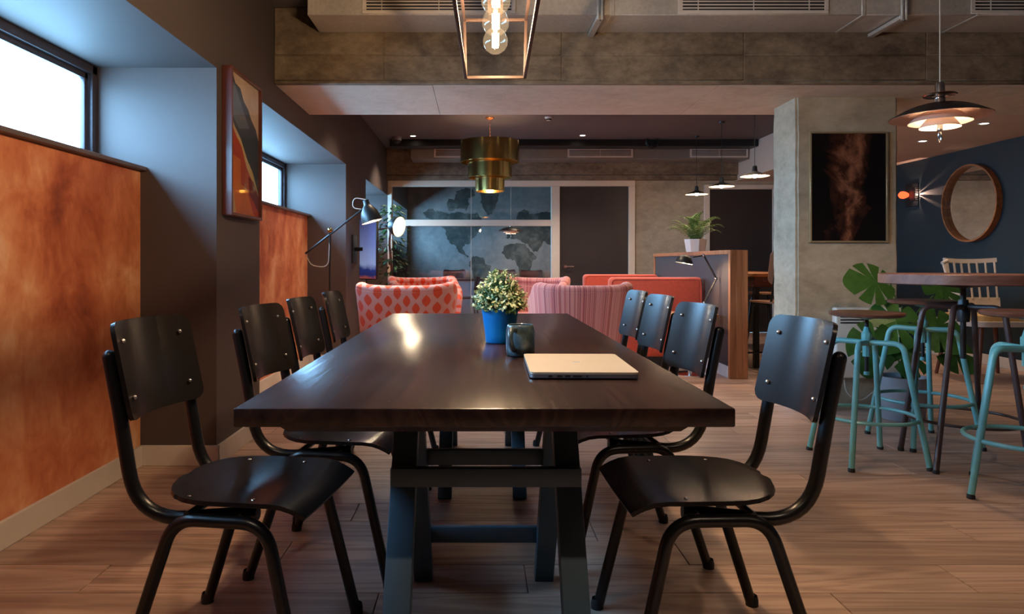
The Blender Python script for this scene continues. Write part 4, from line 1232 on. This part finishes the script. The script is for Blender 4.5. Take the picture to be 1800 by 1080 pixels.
# high counter and stools behind the column
t = thing('high_counter', 'narrow oak high counter between the divider and the concrete column', 'counter', (2.95, 7.75, 0))
MB().box(-.28, .35, -1.1, 1.1, .90, .935, .004, 1).build('worktop', 'oak', t)
MB().box(-.24, .31, -1.05, 1.05, .80, .90, .004, 1).build('apron', 'frame_wood', t)
for sx in (-.2, .27):
    for sy in (-1.0, 1.0): MB().box(sx - .025, sx + .025, sy - .025, sy + .025, 0, .80, .004, 1).build('leg', 'black_metal', t)
def counter_stool(label, X, Y, rz):
    t = thing('counter_stool', label, 'stool', (X, Y, 0), rz, 'high stools at the oak counter')
    MB().prism(rrect(.36, .36, .06), xyz, .66, .678).build('seat', 'tan_ply', t)
    P = []
    for tz, hw in rounded_rows(.34, .30, .05):
        P.append([(-.19 - tz * .18 + .03 * (q / 6) ** 2, hw * q / 6, 1.0 + tz) for q in range(-6, 7)])
    MB().sheet(P, None, -.012).build('backrest', 'tan_ply', t, 50)
    for s in (-1, 1):
        MB().tube(fillet([(-.225, s * .13, 1.06), (-.15, s * .14, .66), (.13, s * .15, .655)], .06), .011, 8).build('back_tube', 'black_tube', t)
        MB().tube(fillet([(-.22, s * .21, 0), (-.12, s * .15, .655), (.12, s * .15, .655), (.22, s * .21, 0)], .05), .011, 8).build('leg_frame', 'black_tube', t)
    MB().tube([(.2, -.19, .16), (.2, .19, .16)], .009, 8).build('foot_bar', 'black_tube', t)
    MB().tube([(-.19, -.19, .16), (-.19, .19, .16)], .009, 8).build('foot_bar', 'black_tube', t)
counter_stool('tan backed high stool at the near end of the oak counter', 2.83, 6.50, math.radians(100))
counter_stool('tan backed high stool at the far end of the oak counter', 3.45, 8.35, math.radians(170))

# ------------------------------------------------------------------ armchairs
def make_armchair(name, label, fabric, loc, rz, group):
    t = thing(name, label, 'armchair', loc, rz, group)
    # faces +x ; plan path from the right arm front, round the back, to the left arm front
    plan = []
    N = 40
    for k in range(N + 1):
        q = k / N; a = math.radians(-118 + 236 * q)           # 0 = middle of the back
        ca, sa = math.cos(a), math.sin(a)
        ex = 2 / 3.2
        x = -.34 * (abs(ca) ** ex) * (1 if ca > 0 else -1); y = .355 * (abs(sa) ** ex) * (1 if sa > 0 else -1)
        tuck = 1 - .20 * max(0, (abs(math.degrees(a)) - 58) / 60)
        plan.append((x, y * tuck, a))
    ulen = [0]
    for k in range(N): ulen.append(ulen[-1] + math.hypot(plan[k + 1][0] - plan[k][0], plan[k + 1][1] - plan[k][1]))
    def ztop(a):
        d = abs(math.degrees(a))
        if d < 62: return .815 + .028 * (d / 62) ** 2
        return .843 - .26 * ((d - 62) / 56) ** 1.3
    def outp(k, v):                                             # v 0..1 bottom to top
        x, y, a = plan[k]; z = .16 + (ztop(a) - .16) * v
        fl_ = .90 + .15 * v ** 1.5
        return Vector((x * (fl_ if x < 0 else 1) - .05 * v * max(0, math.cos(a)), y * fl_, z))
    P = [[outp(k, j / 8) for j in range(9)] for k in range(N + 1)]
    uvf = lambda i, j: (ulen[min(i, N)], .16 + .66 * j / 8)
    MB().sheet(P, uvf, .085).build('tub_back', fabric, t, 60)
    # rolled top
    m = MB(); rings = []
    n = 12
    for k in range(N + 1):
        p = outp(k, 1); a = plan[k][2]
        tx = outp(min(k + 1, N), 1) - outp(max(k - 1, 0), 1); tx.z = 0; tx.normalize()
        nrm = Vector((tx.y, -tx.x, 0))                           # outward
        cen = p - nrm * .030
        rings.append([cen + nrm * .052 * math.cos(2 * PI * j / n) + Vector((0, 0, .040 * math.sin(2 * PI * j / n))) for j in range(n)] + [])
    Pg = [r_ + [r_[0]] for r_ in rings]
    m.sheet(Pg, lambda i, j: (ulen[min(i, N)], .80 + .27 * j / n))
    for rr in (Pg[0], Pg[-1]): m._face([m.bm.verts.new(q) for q in rr[:-1]])
    m.build('rolled_top', fabric, t, 60)
    MB().tube([outp(k, .90) + (outp(k, .90) - Vector((0, 0, outp(k, .9).z))).normalized() * .003 for k in range(N + 1)], .005, 6).build('piping', fabric, t)
    cu = MB().prism(rrect(.58, .54, .10), xyz, .0, .15)
    bmesh.ops.bevel(cu.bm, geom=[e for e in cu.bm.edges if abs(e.verts[0].co.z - e.verts[1].co.z) < 1e-4], offset=.04, segments=3, affect='EDGES')
    for f in cu.bm.faces:
        for lp in f.loops: lp[cu.uv].uv = (lp.vert.co.y, lp.vert.co.x + lp.vert.co.z)
    cu.build('seat_cushion', fabric, t, 60, loc=(.05, 0, .30))
    ba = MB().prism(rrect(.60, .60, .12), xyz, .14, .31)
    for f in ba.bm.faces:
        for lp in f.loops: lp[ba.uv].uv = (lp.vert.co.y + lp.vert.co.x, lp.vert.co.z)
    ba.build('base', fabric, t)
    for sx in (-.24, .26):
        for sy in (-.24, .24): MB().tube([(sx * 1.1, sy * 1.08, 0), (sx, sy, .15)], [.013, .022], 10).build('leg', 'dark_wood_chair', t)
    return t
make_armchair('ogee_armchair', 'near orange ogee patterned tub armchair seen from behind', 'ogee', (-.60, 5.95, 0), math.radians(90), 'orange patterned armchairs')
make_armchair('ogee_armchair', 'far orange ogee patterned tub armchair facing the camera', 'ogee', (-.60, 8.05, 0), math.radians(-72), 'orange patterned armchairs')
make_armchair('striped_armchair', 'near pink striped tub armchair seen from behind', 'stripe', (.85, 5.95, 0), math.radians(97), 'pink striped armchairs')
make_armchair('striped_armchair', 'far pink striped tub armchair facing the camera', 'stripe', (.60, 7.95, 0), math.radians(-112), 'pink striped armchairs')
t = thing('coffee_table', 'low round dark coffee table between the patterned armchairs', 'table', (.08, 6.95, 0))
MB().lathe([(0, .37), (.36, .37), (.37, .38), (.37, .395), (0, .40)], 40).build('tabletop', 'dark_wood_chair', t)
for k in range(3):
    a = k * 2 * PI / 3; MB().tube([(.25 * math.cos(a), .25 * math.sin(a), 0), (.16 * math.cos(a), .16 * math.sin(a), .37)], .016, 8).build('leg', 'dark_wood_chair', t)

# ------------------------------------------------------------------ boom floor lamps
def boom_lamp(label, d, pole_x, joint_y, tail, elbow, head, aim, r=.10):
    o0 = px(pole_x, 462, d); o0.z = 0
    t = thing('floor_lamp', label, 'floor lamp', tuple(o0), 0, 'black boom floor lamps')
    Lc = lambda x, y, dd=d: px(x, y, dd) - o0
    MB().lathe([(0, 0), (.14, 0), (.14, .012), (.02, .03), (0, .03)], 32).build('base', 'black_metal', t)
    j = Lc(pole_x, joint_y)
    MB().tube([(0, 0, .02), tuple(j)], .010, 10).build('pole', 'black_metal', t)
    MB().sphere(j, .022, 12, 8).build('joint', 'brass', t)
    tl, el, hd_ = Lc(*tail), Lc(*elbow), Lc(*head)
    MB().tube([tuple(tl), tuple(el)], .009, 10).build('boom', 'black_metal', t)
    MB().tube([tuple(el), tuple(el + (hd_ - el) * .5)], .007, 8).build('neck', 'brass', t)
    mid = (tl + j) / 2
    MB().tube(fillet([tuple(tl), (tl.x + .05, tl.y - .02, tl.z - .10), (j.x - .01, j.y - .02, tl.z - .12), (j.x, j.y, j.z - .03)], .08), .004, 6).build('cable', 'cable', t)
    MB().tube(fillet([tuple(el + Vector((-.02, 0, -.01))), tuple(el + Vector((-.10, 0, .0))), tuple(el + Vector((-.09, 0, .09))), tuple(el + Vector((.02, 0, .07)))], .04), .004, 6).build('neck_cable', 'cable', t)
    az = Vector(aim).normalized()
    q = Vector((0, 0, -1)).rotation_difference(az).to_matrix().to_4x4()
    SM = Matrix.Translation(hd_) @ q
    MB().lathe([(r, 0), (r * .97, .03), (r * .80, .09), (r * .45, .135), (r * .30, .15), (r * .28, .19), (0, .195)], 32, mat=SM).build('shade', 'black_metal', t)
    MB().lathe([(0, .13), (r * .43, .128), (r * .77, .086), (r * .94, .03), (r * .985, .001)], 32, mat=SM).build('shade_lining', 'lamp_white', t)
    MB().sphere(SM @ Vector((0, 0, .045)), .042, 14, 10).build('bulb', 'lamp_on', t)
    lp = SM @ Vector((0, 0, -.004))
    add_light('floor_lamp_light', 'SPOT', lp, 34, (1, .78, .52), .05, az.to_track_quat('-Z', 'Y').to_euler(), 140, .6, t)
boom_lamp('black boom floor lamp between the rust panel and the wall screen', 5.75, 580, 405, (537, 446), (640, 366), (654, 390), (.30, .0, -1), .088)
boom_lamp('far boom floor lamp with a glowing shade beside the leafy plant', 8.25, 644, 400, (612, 412), (676, 402), (702, 399), (.86, -.50, -.18), .125)

# wall screen on a bracket
t = thing('wall_screen', 'tall narrow wall screen showing a blue picture on the far left pier', 'screen', (WL, 7.35, 1.185), 0)
ang = math.radians(-32)
SMt = Matrix.Translation((.17, -.1, 0)) @ Matrix.Rotation(ang, 4, 'Z')
sb = MB().box(-.12, .12, 0, .035, -.325, .325, .004, 2, SMt); sb.build('bezel', 'black_metal', t)
def screenmat():
    tt = NT('screen_picture'); v = tt.coords('Object'); sx = tt.n('ShaderNodeSeparateXYZ'); tt.l(v, sx.inputs[0])
    n_ = tt.noise(v, 5, 5, .6)
    f = tt.math('ADD', tt.math('MULTIPLY', sx.outputs[2], 1.45), tt.math('MULTIPLY_ADD', n_, .25, .37))
    c = tt.ramp(f, [(.05, srgb(120, 60, 60)), (.09, srgb(30, 36, 84)), (.18, srgb(34, 44, 100)), (.26, srgb(120, 136, 176)), (.6, srgb(92, 104, 150)), (.9, srgb(60, 66, 110))])
    b = tt.bsdf(c, .15, 0, .5); tt.l(c, b.inputs['Emission Color']); b.inputs['Emission Strength'].default_value = .8
    MAT['screen'] = tt.m
screenmat()
MB().box(-.112, .112, -.002, 0, -.315, .315, 0, 2, SMt).build('display', 'screen', t)
MB().bar((0, 0, 0), (.17, -.06, 0), .05, .04, .004).build('wall_bracket', 'black_metal', t)
MB().box(0, .02, -.12, .12, -.15, .15, .003).build('mount_plate', 'black_metal', t)

# tall leafy plant
t = thing('leafy_plant', 'tall leafy green plant in the corner by the glass partition', 'potted plant', (-1.16, 9.1, 0))
MB().lathe([(0, 0), (.13, 0), (.16, .32), (.145, .32), (.14, .29), (0, .28)], 28).build('pot', 'pot_grey', t)
MB().lathe([(.142, .29), (0, .30)], 20).build('soil', 'soil', t)
MB().tube([(0, 0, .28), (.02, .01, .8), (-.02, 0, 1.3), (.01, 0, 1.72)], .016, 8).build('stem', 'leg_wood', t)
rnd = random.Random(11); fo = MB()
for k in range(420):
    h = rnd.uniform(.62, 1.82); a = rnd.uniform(0, 2 * PI); R = .19 * math.sin(PI * min(1, (h - .5) / 1.38)) ** .5 + .03
    if h < 1.0: R *= 1.35
    rr = R * rnd.uniform(.35, 1)
    p = Vector((rr * math.cos(a), rr * math.sin(a), h)); d = Vector((math.cos(a), math.sin(a), rnd.uniform(-1.1, .2)))
    leafquad(fo, p, d, Vector((-math.sin(a), math.cos(a), rnd.uniform(-.3, .3))), rnd.uniform(.06, .11), rnd.uniform(.016, .026))
tag(fo.build('foliage', 'ficus', t, 0, False), kind='stuff')

# ------------------------------------------------------------------ back room furniture
t = thing('meeting_table', 'pale meeting table with a dark top behind the glass partition', 'table', (.3, 12.3, 0))
MB().box(-1.0, 1.0, -.40, .40, .725, .75, .004, 1).build('tabletop', 'dark_wood_chair', t)
MB().box(-.98, -.96, -.38, .38, 0, .725).box(.96, .98, -.38, .38, 0, .725).box(-.96, .96, -.385, -.36, .05, .725).build('table_panel', 'meeting_white', t, 0)
def meet_chair(label, X, Y, rz, zt=.90):
    t = thing('meeting_chair', label, 'chair', (X, Y, 0), rz, 'dark wooden chairs in the back room')
    MB().prism(rrect(.40, .42, .12), xyz, .44, .465).build('seat', 'dark_wood_chair', t)
    P = []
    for tz, hw in rounded_rows(.42, .22, .03):
        P.append([(-.20 - tz * .15 + .03 * (q / 6) ** 2, hw * q / 6, zt - .11 + tz) for q in range(-6, 7)])
    MB().sheet(P, None, -.018).build('backrest', 'dark_wood_chair', t, 50)
    for s in (-1, 1):
        MB().tube([(-.17, s * .15, .45), (-.205, s * .15, zt - .05)], .013, 8).build('back_post', 'dark_wood_chair', t)
        for sx in (-1, 1): MB().tube([(sx * .19, s * .19, 0), (sx * .15, s * .15, .445)], [.011, .016], 8).build('leg', 'dark_wood_chair', t)
meet_chair('dark wooden chair tucked behind the meeting table left of the shrub', -.44, 12.78, math.radians(-88))
meet_chair('dark wooden chair behind the meeting table just right of the shrub', .50, 12.78, math.radians(-92))
meet_chair('dark wooden chair behind the meeting table nearest the door post', 1.02, 12.78, math.radians(-90), .89)
meet_chair('dark wooden chair in front of the meeting table behind the glass', -.20, 11.45, math.radians(172), .80)
